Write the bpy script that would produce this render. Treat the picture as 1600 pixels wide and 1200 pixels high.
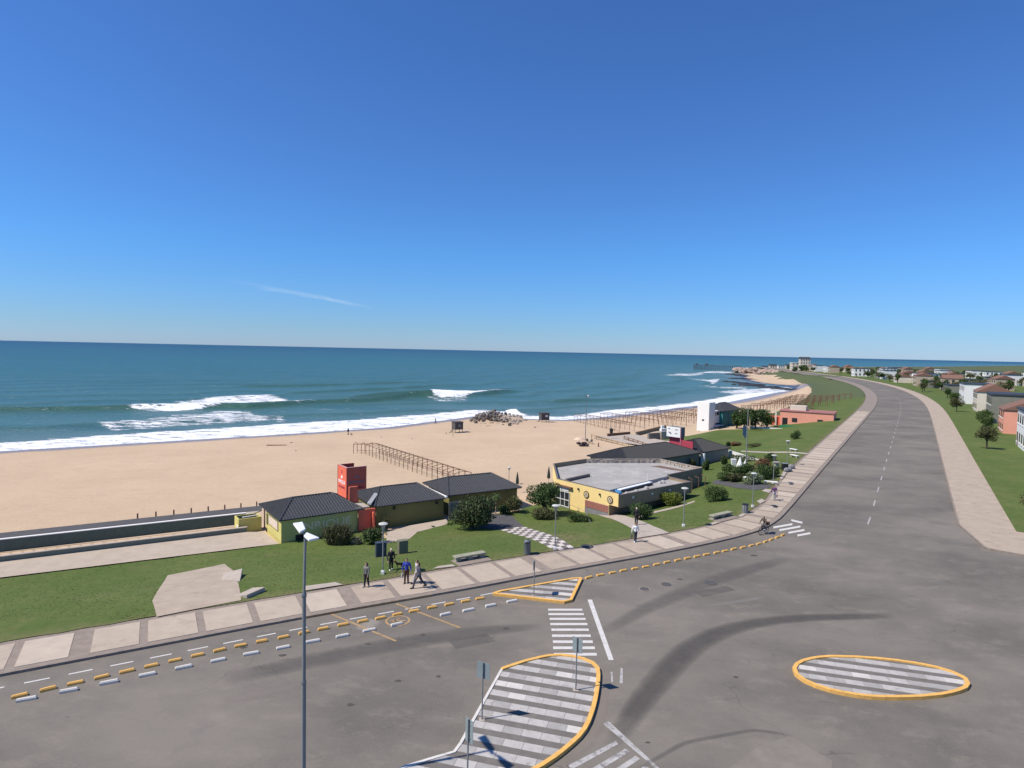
import bpy, bmesh, math, random
import numpy as np
from mathutils import Vector, Matrix, noise
from mathutils.geometry import delaunay_2d_cdt
random.seed(7); RNG = np.random.default_rng(7)
for o in list(bpy.data.objects): bpy.data.objects.remove(o)
SC = bpy.context.scene; COL = SC.collection
R = math.radians; PI = math.pi

# ------------------------------------------------------------------ camera, sky, sun, exposure
FPX, HC = 970.0, 16.5
ROLL = math.atan(19 / 900.0); CR, SR = math.cos(ROLL), math.sin(ROLL)
PIT = math.atan(51.5 * CR / FPX); CP, SP = math.cos(PIT), math.sin(PIT)
cd = bpy.data.cameras.new('camera'); cam = bpy.data.objects.new('camera', cd); COL.objects.link(cam)
cd.sensor_fit = 'HORIZONTAL'; cd.sensor_width = 36.0; cd.lens = FPX / 1600 * 36
cd.clip_start = 0.5; cd.clip_end = 200000
rt, up, fw = Vector((CR, SR * SP, SR * CP)), Vector((-SR, CR * SP, CR * CP)), Vector((0, CP, -SP))
m = Matrix.Identity(4)
for i in range(3): m[i][0], m[i][1], m[i][2] = rt[i], up[i], -fw[i]
m.translation = (0, 0, HC); cam.matrix_world = m; SC.camera = cam

SUN_EL = R(52.5); SUN_DIR = Vector((-0.952 * math.cos(SUN_EL), -0.306 * math.cos(SUN_EL), math.sin(SUN_EL)))
W = bpy.data.worlds.new('World'); SC.world = W; W.use_nodes = True
nt = W.node_tree; nt.nodes.clear(); N = nt.nodes.new; L = nt.links.new
sky = N('ShaderNodeTexSky'); sky.sky_type = 'NISHITA'; sky.sun_disc = False
sky.sun_elevation = SUN_EL; sky.sun_rotation = math.atan2(SUN_DIR.x, SUN_DIR.y)
sky.altitude = 0; sky.air_density = 1.0; sky.dust_density = 0.1; sky.ozone_density = 3.0
bg = N('ShaderNodeBackground'); bg.inputs['Strength'].default_value = 0.09
out = N('ShaderNodeOutputWorld')
# one thin cirrus streak low over the sea
tc = N('ShaderNodeTexCoord'); sep = N('ShaderNodeSeparateXYZ'); L(tc.outputs['Generated'], sep.inputs[0])
def MT(op, a, b=None, c=None, tree=None, clamp=False):
    t = tree or nt; n = t.nodes.new('ShaderNodeMath'); n.operation = op; n.use_clamp = clamp
    for i, v in enumerate((a, b, c)):
        if v is None: continue
        if isinstance(v, (int, float)): n.inputs[i].default_value = v
        else: t.links.new(v, n.inputs[i])
    return n.outputs[0]
az = MT('DIVIDE', sep.outputs[0], sep.outputs[1]); el = MT('DIVIDE', sep.outputs[2], sep.outputs[1])
cl_n = N('ShaderNodeTexNoise'); cl_n.inputs['Scale'].default_value = 26; cl_n.inputs['Detail'].default_value = 6
mp = N('ShaderNodeMapping'); mp.inputs['Scale'].default_value = (1, 1, 5); L(tc.outputs['Generated'], mp.inputs[0]); L(mp.outputs[0], cl_n.inputs[0])
wob = MT('MULTIPLY_ADD', cl_n.outputs[0], 0.010, -0.005)
axis = MT('MULTIPLY_ADD', az, -0.165, 0.0277)            # centre line of the streak
off = MT('ADD', MT('SUBTRACT', el, axis), wob)
wid = MT('MULTIPLY_ADD', az, -0.012, 0.0008)
prof = MT('SUBTRACT', 1.0, MT('ABSOLUTE', MT('DIVIDE', off, wid)), clamp=True)
endr = MT('MULTIPLY', MT('SUBTRACT', -0.225, az), 14.0, clamp=True); endl = MT('MULTIPLY', MT('ADD', az, 0.46), 6.0, clamp=True)
front = MT('GREATER_THAN', sep.outputs[1], 0.0)
cm = MT('MULTIPLY', MT('MULTIPLY', prof, MT('MULTIPLY', endr, endl)), MT('MULTIPLY', front, MT('MULTIPLY_ADD', cl_n.outputs[0], 1.2, -0.2)))
cm = MT('MULTIPLY', cm, 0.6, clamp=True)
tint = N('ShaderNodeMix'); tint.data_type = 'RGBA'; tint.blend_type = 'MULTIPLY'; tint.inputs[0].default_value = 1.0
L(sky.outputs[0], tint.inputs[6]); tcol = N('ShaderNodeValToRGB'); L(MT('MULTIPLY', sep.outputs[2], 2.5, clamp=True), tcol.inputs[0])
for k_, (p_, c_) in enumerate(((0.0, (0.52, 0.76, 1.36)), (0.08, (0.48, 0.76, 1.26)), (0.36, (0.44, 0.87, 1.42)), (0.75, (0.50, 0.86, 1.40)))):
    e_ = tcol.color_ramp.elements[k_] if k_ < 2 else tcol.color_ramp.elements.new(p_); e_.position = p_; e_.color = (*c_, 1)
L(tcol.outputs[0], tint.inputs[7])
mixc = N('ShaderNodeMix'); mixc.data_type = 'RGBA'; L(cm, mixc.inputs[0]); L(tint.outputs[2], mixc.inputs[6]); mixc.inputs[7].default_value = (8.6, 9.4, 10.2, 1)
L(mixc.outputs[2], bg.inputs[0]); L(bg.outputs[0], out.inputs[0])
sl = bpy.data.lights.new('sun', 'SUN'); sl.energy = 5.0; sl.angle = R(0.53); sl.color = (1.0, 0.92, 0.80)
sun = bpy.data.objects.new('sun', sl); COL.objects.link(sun); sun.rotation_euler = SUN_DIR.to_track_quat('Z', 'Y').to_euler()
SC.view_settings.view_transform = 'Standard'; SC.view_settings.look = 'None'; SC.view_settings.exposure = 0.15; SC.view_settings.gamma = 1.0
SC.view_settings.use_curve_mapping = False
SC.render.engine = 'CYCLES'; SC.render.resolution_x = 1024; SC.render.resolution_y = 768

# ------------------------------------------------------------------ helpers
def ray(px, py):
    u, v = (px - 800) / FPX, (600 - py) / FPX
    x, y = u * CR - v * SR, u * SR + v * CR
    return x, CP + y * SP, -SP + y * CP
def P(px, py, z=0.0):
    d = ray(px, py); t = (z - HC) / d[2]; return Vector((d[0] * t, d[1] * t, z))
def PD(px, py, D):                                  # point at forward distance D
    d = ray(px, py); t = D / d[1]; return Vector((d[0] * t, D, HC + d[2] * t))
def tag(o, label=None, cat=None, group=None, kind=None):
    for k, v in (('label', label), ('category', cat), ('group', group), ('kind', kind)):
        if v: o[k] = v
    return o
def link(name, me, m=None, parent=None, loc=(0, 0, 0), rz=0):
    o = bpy.data.objects.new(name, me); COL.objects.link(o); o.location = loc; o.rotation_euler = (0, 0, rz)
    if m is not None and me is not None and not me.materials: me.materials.append(m)
    if parent: o.parent = parent
    return o
def thing(name, label, cat, loc=(0, 0, 0), rz=0, group=None):
    return tag(link(name, None, loc=loc, rz=rz), label, cat, group)
def copy_tree(o, parent=None):
    c = o.copy(); COL.objects.link(c)
    if parent: c.parent = parent
    for ch in o.children: copy_tree(ch, c)
    return c
class MB:
    def __init__(s): s.v, s.f = [], []
    def quad(s, *p): i = len(s.v); s.v += [tuple(q) for q in p]; s.f.append(tuple(range(i, i + len(p)))); return s
    def box(s, c, d, rz=0, rx=0):
        i = len(s.v); M_ = Matrix.Rotation(rz, 3, 'Z') @ Matrix.Rotation(rx, 3, 'X'); c = Vector(c)
        for a in (-.5, .5):
            for b in (-.5, .5):
                for e in (-.5, .5): s.v.append(tuple(c + M_ @ Vector((a * d[0], b * d[1], e * d[2]))))
        s.f += [tuple(i + k for k in q) for q in ((0, 1, 3, 2), (4, 6, 7, 5), (0, 4, 5, 1), (2, 3, 7, 6), (0, 2, 6, 4), (1, 5, 7, 3))]; return s
    def b2(s, lo, hi): return s.box([(a + b) / 2 for a, b in zip(lo, hi)], [b - a for a, b in zip(lo, hi)])
    def prism(s, poly, z0, z1):
        n = len(poly); i = len(s.v)
        ar = sum(poly[k][0] * poly[(k + 1) % n][1] - poly[(k + 1) % n][0] * poly[k][1] for k in range(n))
        if ar < 0: poly = poly[::-1]
        f0 = z0 if callable(z0) else (lambda x, y: z0); f1 = z1 if callable(z1) else (lambda x, y: z1)
        s.v += [(p[0], p[1], f0(p[0], p[1])) for p in poly] + [(p[0], p[1], f1(p[0], p[1])) for p in poly]
        s.f.append(tuple(range(i + n - 1, i - 1, -1))); s.f.append(tuple(range(i + n, i + 2 * n)))
        for k in range(n): s.f.append((i + k, i + (k + 1) % n, i + n + (k + 1) % n, i + n + k))
        return s
    def tube(s, pts, r, n=8, caps=True):
        pts = [Vector(p) for p in pts]; rr = r if isinstance(r, (list, tuple)) else [r] * len(pts); i = len(s.v)
        for k, p in enumerate(pts):
            t = (pts[min(k + 1, len(pts) - 1)] - pts[max(k - 1, 0)]).normalized()
            a = t.cross(Vector((0, 0, 1)) if abs(t.z) < .9 else Vector((1, 0, 0))).normalized(); b = t.cross(a)
            for j in range(n):
                q = 2 * PI * j / n; s.v.append(tuple(p + (a * math.cos(q) + b * math.sin(q)) * rr[k]))
        for k in range(len(pts) - 1):
            for j in range(n): s.f.append((i + k * n + j, i + k * n + (j + 1) % n, i + (k + 1) * n + (j + 1) % n, i + (k + 1) * n + j))
        if caps: s.f.append(tuple(range(i + n - 1, i - 1, -1))); e = i + (len(pts) - 1) * n; s.f.append(tuple(range(e, e + n)))
        return s
    def lathe(s, prof, c=(0, 0, 0), n=16):
        i = len(s.v); m_ = len(prof)
        for r_, z in prof:
            for j in range(n): q = 2 * PI * j / n; s.v.append((c[0] + r_ * math.cos(q), c[1] + r_ * math.sin(q), c[2] + z))
        for k in range(m_ - 1):
            for j in range(n): s.f.append((i + k * n + j, i + k * n + (j + 1) % n, i + (k + 1) * n + (j + 1) % n, i + (k + 1) * n + j))
        s.f.append(tuple(range(i + n - 1, i - 1, -1))); e = i + (m_ - 1) * n; s.f.append(tuple(range(e, e + n))); return s
    def ball(s, c, r, n=10, m_=7):
        r = (r, r, r) if isinstance(r, (int, float)) else r; i = len(s.v)
        for a in range(1, m_):
            for j in range(n):
                t, q = PI * a / m_, 2 * PI * j / n; s.v.append((c[0] + r[0] * math.sin(t) * math.cos(q), c[1] + r[1] * math.sin(t) * math.sin(q), c[2] + r[2] * math.cos(t)))
        s.v += [(c[0], c[1], c[2] + r[2]), (c[0], c[1], c[2] - r[2])]; T, Bo = len(s.v) - 2, len(s.v) - 1
        for a in range(m_ - 2):
            for j in range(n): s.f.append((i + a * n + j, i + (a + 1) * n + j, i + (a + 1) * n + (j + 1) % n, i + a * n + (j + 1) % n))
        for j in range(n): s.f.append((i + j, i + (j + 1) % n, T)); s.f.append((i + (m_ - 2) * n + (j + 1) % n, i + (m_ - 2) * n + j, Bo))
        return s
    def mesh(s, name, m=None, smooth=False):
        me = bpy.data.meshes.new(name); me.from_pydata(s.v, [], s.f); me.update()
        if m is not None: me.materials.append(m)
        if smooth: me.polygons.foreach_set('use_smooth', [True] * len(me.polygons))
        return me
    def build(s, name, m, parent=None, smooth=False, loc=(0, 0, 0), rz=0): return link(name, s.mesh(name, m, smooth), None, parent, loc, rz)
def bevel(o, w=.02, seg=1):
    md = o.modifiers.new('bevel', 'BEVEL'); md.width = w; md.segments = seg; md.limit_method = 'ANGLE'; return o

# ------------------------------------------------------------------ materials
MC = {}
def M(name, c, rough=.8, var=.12, sc=2.0, bump=0.0, bsc=30.0, c2=None, spec=.3, metal=0.0, island=0.0, blot=None, trans=0.0):
    if name in MC: return MC[name]
    ma = bpy.data.materials.new(name); ma.use_nodes = True; t = ma.node_tree; b = t.nodes['Principled BSDF']
    b.inputs['Roughness'].default_value = rough; b.inputs['Specular IOR Level'].default_value = spec; b.inputs['Metallic'].default_value = metal
    tc = t.nodes.new('ShaderNodeTexCoord'); n1 = t.nodes.new('ShaderNodeTexNoise'); n1.inputs['Scale'].default_value = sc; n1.inputs['Detail'].default_value = 7; n1.inputs['Roughness'].default_value = .65
    t.links.new(tc.outputs['Object'], n1.inputs['Vector'])
    rp = t.nodes.new('ShaderNodeValToRGB'); rp.color_ramp.elements[0].position = .3; rp.color_ramp.elements[1].position = .7
    ca = tuple(max(x * (1 - var), 0) for x in c); cb = tuple(min(x * (1 + var), 1) for x in c) if c2 is None else c2
    rp.color_ramp.elements[0].color = (*ca, 1); rp.color_ramp.elements[1].color = (*cb, 1)
    t.links.new(n1.outputs[0], rp.inputs[0]); col = rp.outputs[0]
    if blot:                                       # (colour, scale, threshold): worn patches
        n2 = t.nodes.new('ShaderNodeTexNoise'); n2.inputs['Scale'].default_value = blot[1]; n2.inputs['Detail'].default_value = 8; n2.inputs['Roughness'].default_value = .7
        t.links.new(tc.outputs['Object'], n2.inputs['Vector'])
        mk = MT('MULTIPLY', MT('SUBTRACT', n2.outputs[0], blot[2], tree=t), 9.0, tree=t, clamp=True)
        mx = t.nodes.new('ShaderNodeMix'); mx.data_type = 'RGBA'; t.links.new(mk, mx.inputs[0]); t.links.new(col, mx.inputs[6]); mx.inputs[7].default_value = (*blot[0], 1); col = mx.outputs[2]
    if island:
        g = t.nodes.new('ShaderNodeNewGeometry'); hs = t.nodes.new('ShaderNodeHueSaturation')
        t.links.new(col, hs.inputs['Color']); t.links.new(MT('MULTIPLY_ADD', g.outputs['Random Per Island'], 2 * island, 1 - island, tree=t), hs.inputs['Value'])
        t.links.new(MT('MULTIPLY_ADD', g.outputs['Random Per Island'], .05, .475, tree=t), hs.inputs['Hue']); col = hs.outputs[0]
    t.links.new(col, b.inputs['Base Color'])
    if bump:
        n3 = t.nodes.new('ShaderNodeTexNoise'); n3.inputs['Scale'].default_value = bsc; n3.inputs['Detail'].default_value = 5; t.links.new(tc.outputs['Object'], n3.inputs['Vector'])
        bp = t.nodes.new('ShaderNodeBump'); bp.inputs['Strength'].default_value = bump; bp.inputs['Distance'].default_value = .05
        t.links.new(n3.outputs[0], bp.inputs['Height']); t.links.new(bp.outputs[0], b.inputs['Normal'])
    if trans:
        tr = t.nodes.new('ShaderNodeBsdfTranslucent'); ms = t.nodes.new('ShaderNodeMixShader'); ms.inputs[0].default_value = trans
        t.links.new(col, tr.inputs[0]); t.links.new(b.outputs[0], ms.inputs[1]); t.links.new(tr.outputs[0], ms.inputs[2])
        t.links.new(ms.outputs[0], t.nodes['Material Output'].inputs[0])
    MC[name] = ma; return ma
m_conc = M('pale_concrete', (.40, .345, .29), .9, .1, 1.5, .25, 25, blot=((.33, .28, .23), .7, .56))
m_slab = M('promenade_slab', (.42, .35, .275), .9, .09, .9, .2, 30, blot=((.35, .285, .225), 1.3, .56))
m_slabB = M('stained_promenade_slab', (.385, .315, .245), .9, .12, .7, .25, 25, blot=((.28, .225, .18), 1.0, .57)); m_slabC = M('pale_promenade_slab', (.46, .39, .31), .9, .1, 1.1, .2, 30, blot=((.36, .30, .25), 2.2, .6))
m_band = M('promenade_band', (.255, .21, .175), .9, .15, 2.5, .3, 30)
m_kerb = M('grey_kerb', (.24, .20, .165), .9, .2, 3, .3, 20)
m_yk = M('yellow_kerb_paint', (.70, .40, .11), .75, .14, 4, .15, 20, blot=((.42, .27, .12), 3.5, .6))
m_wk = M('white_kerb_paint', (.60, .57, .52), .7, .12, 4, .15, 20, blot=((.36, .33, .29), 3.5, .6))
m_wpaint = M('white_road_paint', (.56, .54, .51), .7, .12, 3, .1, 40, blot=((.30, .28, .26), 2.6, .59))
m_wpaint_worn = M('worn_white_road_paint', (.40, .385, .37), .8, .2, 3, .1, 40, blot=((.19, .18, .17), 1.8, .5))
m_ypaint = M('worn_yellow_road_paint', (.36, .24, .12), .8, .2, 3, blot=((.19, .165, .14), 2.5, .54))
m_stripe_d = M('dark_island_paving', (.155, .14, .125), .9, .15, 2, .2, 30)
m_pavA = M('island_white_paver', (.42, .40, .375), .8, .13, 2.5, .15, 30, blot=((.29, .275, .255), 2.2, .57))
m_pavB = M('island_grey_paver', (.33, .315, .295), .85, .13, 2.5, .15, 30)
m_pavC = M('island_bright_paver', (.53, .505, .465), .8, .1, 2.5, .15, 30)
m_steel = M('galvanised_steel', (.22, .235, .24), .45, .1, 3, metal=.6, spec=.5)
m_pole = M('grey_painted_pole', (.21, .225, .22), .5, .1, 3, spec=.4)
m_signback = M('blue_grey_sign_back', (.22, .265, .27), .5, .08, 2, spec=.4)
m_white = M('white_plaster', (.74, .73, .70), .8, .05, 1.5, .1, 20)
m_roof = M('slate_grey_tiles', (.045, .048, .054), .55, .22, 3, .2, 15, spec=.35)
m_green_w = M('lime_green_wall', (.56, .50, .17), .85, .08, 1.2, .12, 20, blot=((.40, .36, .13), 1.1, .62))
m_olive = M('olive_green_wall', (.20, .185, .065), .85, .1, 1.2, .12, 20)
m_red = M('red_painted_wall', (.68, .145, .085), .7, .08, 1.0, .08, 18)
m_maroon = M('maroon_painted_wall', (.36, .05, .075), .7, .1, 1.2)
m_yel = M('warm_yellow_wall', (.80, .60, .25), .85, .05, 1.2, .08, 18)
m_yel_sh = M('shade_browned_yellow_wall', (.26, .2, .13), .85, .12, 1.2, .1, 18)  # the yellow wall again, its colour browned for the sides in shade
m_roofc = M('grey_roof_concrete', (.34, .325, .305), .9, .16, .35, .2, 12, blot=((.43, .415, .385), .45, .53))
m_rough = M('rough_stone', (.34, .30, .26), .95, .55, 5, .9, 7)
m_rust = M('rust_brown_roof_dirt', (.16, .1, .075), .95, .25, 2)
m_dark = M('dark_interior', (.02, .02, .02), .5, .2)
m_glass = M('dark_window_glass', (.03, .035, .04), .12, .1, spec=.6)
m_teal = M('dark_teal_wall', (.03, .17, .16), .7, .15, 1)
m_slate = M('dark_slate_wall', (.06, .075, .08), .7, .15, 1)
m_dkpanel = M('dark_grey_hut_boards', (.085, .08, .08), .8, .15, 4)
m_wood = M('weathered_brown_wood', (.17, .095, .06), .85, .22, 5, .3, 20)
m_woodp = M('pale_wood', (.36, .27, .18), .85, .15, 4)
m_asph = M('dark_asphalt', (.085, .083, .085), .95, .15, 1.2, .3, 40)
m_bark = M('dark_bark', (.06, .048, .038), .95, .3, 8, .6, 15)
m_leafd = M('dark_green_leaves', (.05, .085, .022), .6, .3, 3, island=.5, trans=.15)
m_leafm = M('mid_green_leaves', (.075, .115, .03), .6, .3, 3, island=.45, trans=.2)
m_leafy = M('yellow_green_leaves', (.155, .185, .03), .6, .25, 3, island=.4, trans=.2)
m_leafo = M('olive_leaves', (.10, .105, .04), .65, .3, 3, island=.5, trans=.2)
m_leafbr = M('dry_brown_leaves', (.16, .09, .045), .7, .3, 3, island=.5)
m_stone = M('boulder_stone', (.20, .175, .15), .95, .35, 1.5, .8, 6)
m_rockd = M('dark_wet_rock', (.035, .035, .04), .6, .4, .3, .8, 2)
m_orange = M('salmon_pink_wall', (.72, .32, .225), .85, .06, .5)
m_creamw = M('cream_wall', (.60, .54, .44), .85, .08, .4)
m_blue = M('blue_panel', (.045, .09, .16), .5, .1)
m_cab = M('dark_blue_grey_cabinet', (.045, .06, .085), .5, .12, 2)
m_cab2 = M('olive_grey_cabinet', (.17, .165, .11), .6, .12, 2)
m_bin = M('grey_plastic_bin', (.12, .135, .145), .5, .1)
m_skin = M('skin', (.46, .27, .19), .6, .05)
m_rubber = M('black_rubber', (.015, .015, .015), .7, .1)
m_hairb = M('dark_hair', (.022, .017, .014), .6, .2); m_hairw = M('white_hair', (.60, .56, .50), .6, .1); m_hairn = M('brown_hair', (.08, .05, .03), .6, .2)
def cloth(n, c): return M(n, c, .85, .1, 8)
c_grey = cloth('grey_cloth', (.17, .17, .155)); c_black = cloth('black_cloth', (.02, .02, .024)); c_blue = cloth('blue_cloth', (.035, .055, .32))
c_brown = cloth('brown_cloth', (.09, .045, .038)); c_navy = cloth('navy_grey_cloth', (.075, .075, .10)); c_white = cloth('white_cloth', (.72, .72, .72))
c_dgrey = cloth('dark_grey_cloth', (.06, .065, .075)); c_purple = cloth('purple_cloth', (.10, .04, .13)); c_olive = cloth('olive_cloth', (.10, .085, .055)); c_pale = cloth('pale_cloth', (.42, .40, .38))

# ------------------------------------------------------------------ terrain functions
BACKPX = [(350, 945), (400, 937), (472, 926), (540, 914), (600, 905), (675, 891), (711, 886), (775, 874), (816, 868), (869, 862), (916, 852), (969, 845), (1044, 833), (1084, 826), (1110, 820), (1153, 808), (1175, 800), (1188, 790.5), (1202, 774), (1205, 765), (1216, 753), (1222, 741), (1236, 730), (1250, 717)]
KERBPX = [(350, 988), (396, 977), (475, 964), (550, 950), (625, 937.5), (675, 929), (750, 916), (794, 907.5), (850, 895.5), (925, 883), (1000, 871), (1078, 855), (1125, 845), (1156.6, 838), (1185, 831), (1208, 820.5), (1219, 813), (1235, 795), (1250, 772)]
def smooth_line(p, it=2):
    for _ in range(it):
        p = [p[0]] + [p[i] * .5 + (p[i - 1] + p[i + 1]) * .25 for i in range(1, len(p) - 1)] + [p[-1]]
    return p
def v2(p): return np.array([p[0], p[1]])
Bc = [v2(P(*a, .13)) for a in BACKPX]; Kc = [v2(P(*a, .13)) for a in KERBPX]
dl = np.array([-.868, -.497]); dr = np.array([.545, .838])
def bend_ext(p):                                      # the avenue goes on along the coast and bends left towards the headland
    o = []; p = np.array(p, float); t = 0
    for k in range(36):
        h = R(57 + 19 * float(np.clip((t - 110) / 420, 0, 1))); p = p + np.array([math.cos(h), math.sin(h)]) * 24; t += 24; o.append(p.copy())
    return o
Bc = [Bc[0] + dl * t for t in (200, 60, 25, 8)] + Bc + bend_ext(Bc[-1])
_e = Bc[27:]; _k = [p + np.array([q[1], -q[0]]) * 4.2 for p, q in ((b_, (b_ - a) / np.hypot(*(b_ - a))) for a, b_ in zip(_e[:-1], _e[1:]))]
Kc = [Kc[0] + dl * t for t in (200, 60, 25, 8)] + Kc + _k
Bc = np.array(smooth_line(Bc, 2)); Kc = np.array(smooth_line(Kc, 2))
coast_end = Kc[-1]
SHPX = [(350, 684), (450, 678), (600, 668), (690, 657), (735, 651), (775, 649), (815, 654), (880, 656), (930, 653), (1000, 645), (1060, 637), (1140, 628), (1180, 620), (1215, 613), (1250, 609)]
Sh = [v2(P(*a, -6)) for a in SHPX]
Sh = [Sh[0] + np.array([-.81, -.585]) * t for t in (500, 150, 40)] + Sh + [np.array(a) for a in ((207, 470), (205, 530), (222, 610), (262, 710), (312, 850), (343, 925), (395, 990), (560, 1120), (1000, 1500), (4000, 4500))]
Sh = np.array(Sh)
def sdl(X, Y, line):
    X = np.asarray(X, float); Y = np.asarray(Y, float); best = np.full(X.shape, 1e18); sg = np.ones(X.shape)
    for a, b in zip(line[:-1], line[1:]):
        ab = b - a; ax, ay = X - a[0], Y - a[1]
        t = np.clip((ax * ab[0] + ay * ab[1]) / (ab @ ab), 0, 1)
        d = (ax - ab[0] * t) ** 2 + (ay - ab[1] * t) ** 2; cz = ab[0] * ay - ab[1] * ax
        up_ = d < best; best = np.where(up_, d, best); sg = np.where(up_, np.where(cz > 0, 1, -1), sg)
    return np.sqrt(best) * sg
def smn(t): t = np.clip(t, 0, 1); return t * t * (3 - 2 * t)
def fbm(X, Y, sc, seed=0, octv=3):                  # cheap smooth value noise
    o = np.zeros(np.shape(X)); a = 1.0; tot = 0
    for k in range(octv):
        x, y = X / sc * 2 ** k + seed * 17.3 + k * 5.1, Y / sc * 2 ** k + seed * 9.7; xi, yi = np.floor(x), np.floor(y); fx, fy = smn(x - xi), smn(y - yi)
        h = lambda i, j: np.modf(np.abs(np.sin(i * 127.1 + j * 311.7 + seed) * 43758.5453))[0]
        o += a * ((h(xi, yi) * (1 - fx) + h(xi + 1, yi) * fx) * (1 - fy) + (h(xi, yi + 1) * (1 - fx) + h(xi + 1, yi + 1) * fx) * fy); tot += a; a *= .5
    return o / tot
SEA_Z = -6.0
def ter(X, Y):                                      # ground height (lawn level near the promenade, then the beach)
    X = np.asarray(X, float); Y = np.asarray(Y, float)
    s = sdl(X, Y, Bc); d = -sdl(X, Y, Sh)           # d: metres inland of the waterline
    lawn = .12 - 2.12 * smn(s / 17)
    t = np.clip((s - 26) / np.maximum(s - 26 + np.maximum(d, 0), 1), 0, 1)
    beach = -2.0 - .9 * smn((s - 24) / 8) - 3.1 * t ** .85
    z = np.where(s < 25, lawn, beach)
    far = smn((Y - 430) / 90)
    zf = -6 + 1.6 * smn(d / 22) + 4.6 * smn((d - 16) / 30) + (7 * fbm(X, Y, 260, 21) - 1.5) * smn((d - 110) / 200) * smn((Y - 500) / 300)
    z = z * (1 - far) + zf * far
    z = np.where(d < 0, -6 + np.maximum(d * .07, -4), np.where(far > .01, z, np.maximum(np.where(s > 0, z, .12), -6 + np.minimum(d * .03, 1))))
    return z
def tz(x, y): return float(ter(np.array([x]), np.array([y]))[0])
def G(px, py, dz=0.0):
    z = -1.0
    for _ in range(50): p = P(px, py, z); z = .5 * z + .5 * tz(p.x, p.y)
    p = P(px, py, z); p.z += dz; return p
def inpoly(X, Y, poly):
    ins = np.zeros(np.shape(X), bool); n = len(poly)
    for i in range(n):
        (x0, y0), (x1, y1) = poly[i][:2], poly[(i + 1) % n][:2]
        if y0 == y1: continue
        c = ((y0 > Y) != (y1 > Y)) & (X < (x1 - x0) * (Y - y0) / (y1 - y0) + x0); ins ^= c
    return ins
def dens(poly, sp):
    o = []; n = len(poly)
    for i in range(n):
        a, b = np.array(poly[i][:2], float), np.array(poly[(i + 1) % n][:2], float); k = max(1, min(400, int(np.hypot(*(b - a)) / sp)))
        o += [a + (b - a) * j / k for j in range(k)]
    return o
def sheet(name, poly, mat, zf, sp=1.0, ragged=0.0, parent=None, skirt=0.0):
    bd = dens(poly, sp)
    if ragged:
        bd = [b + np.array([noise.noise((b[0] * 1.3, b[1] * 1.3, 0)), noise.noise((b[0] * 1.3, b[1] * 1.3, 9))]) * ragged for b in bd]
    A = np.array(bd); lo, hi = A.min(0), A.max(0)
    gx, gy = np.meshgrid(np.arange(lo[0], hi[0], sp), np.arange(lo[1], hi[1], sp)); gx, gy = gx.ravel(), gy.ravel()
    gx = gx + RNG.uniform(-.2, .2, gx.shape) * sp; gy = gy + RNG.uniform(-.2, .2, gy.shape) * sp
    k = inpoly(gx, gy, bd); pts = [Vector((float(b[0]), float(b[1]))) for b in bd] + [Vector((float(a), float(b))) for a, b in zip(gx[k], gy[k])]
    nb = len(bd); r = delaunay_2d_cdt(pts, [(i, (i + 1) % nb) for i in range(nb)], [], 1, 1e-4)
    V = np.array([(p.x, p.y) for p in r[0]]); Z = zf(V[:, 0], V[:, 1]) if callable(zf) else np.full(len(V), zf)
    fs = [f if (V[f[1]][0] - V[f[0]][0]) * (V[f[2]][1] - V[f[0]][1]) - (V[f[2]][0] - V[f[0]][0]) * (V[f[1]][1] - V[f[0]][1]) > 0 else f[::-1] for f in r[2]]
    me = bpy.data.meshes.new(name); me.from_pydata([(a[0], a[1], float(z)) for a, z in zip(V, Z)], [], fs); me.update(); me.materials.append(mat)
    return link(name, me, None, parent)
def gridmesh(name, X, Y, Z, keep, mat, attrs):
    nr, nc = X.shape; V = np.stack([X.ravel(), Y.ravel(), Z.ravel()], 1)
    idx = np.arange(nr * nc).reshape(nr, nc); q = np.stack([idx[:-1, :-1], idx[:-1, 1:], idx[1:, 1:], idx[1:, :-1]], -1).reshape(-1, 4)
    kk = keep.ravel(); q = q[kk[q].any(1)]
    used = np.zeros(len(V), bool); used[q.ravel()] = True; rem = np.cumsum(used) - 1; V = V[used]; q = rem[q]
    me = bpy.data.meshes.new(name); me.vertices.add(len(V)); me.vertices.foreach_set('co', V.ravel().astype(np.float32))
    me.loops.add(q.size); me.loops.foreach_set('vertex_index', q.ravel().astype(np.int32)); me.polygons.add(len(q))
    me.polygons.foreach_set('loop_start', np.arange(0, q.size, 4, dtype=np.int32)); me.polygons.foreach_set('use_smooth', np.ones(len(q), bool)); me.update(calc_edges=True)
    for nm, a in attrs.items():
        at = me.attributes.new(nm, 'FLOAT', 'POINT'); at.data.foreach_set('value', a.ravel()[used].astype(np.float32))
    me.materials.append(mat); return tag(link(name, me), kind='structure')
def pgrid(xs, dys, z):                              # ground points under a fan of view rays: fine near, coarse far
    PX, DY = np.meshgrid(xs, dys); PY = 548.5 + (PX - 800) * 19 / 900 + DY
    u, v = (PX - 800) / FPX, (600 - PY) / FPX; x, y = u * CR - v * SR, u * SR + v * CR; dz = -SP + y * CP; t = (z - HC) / dz
    return PX, PY, x * t, (CP + y * SP) * t
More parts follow.
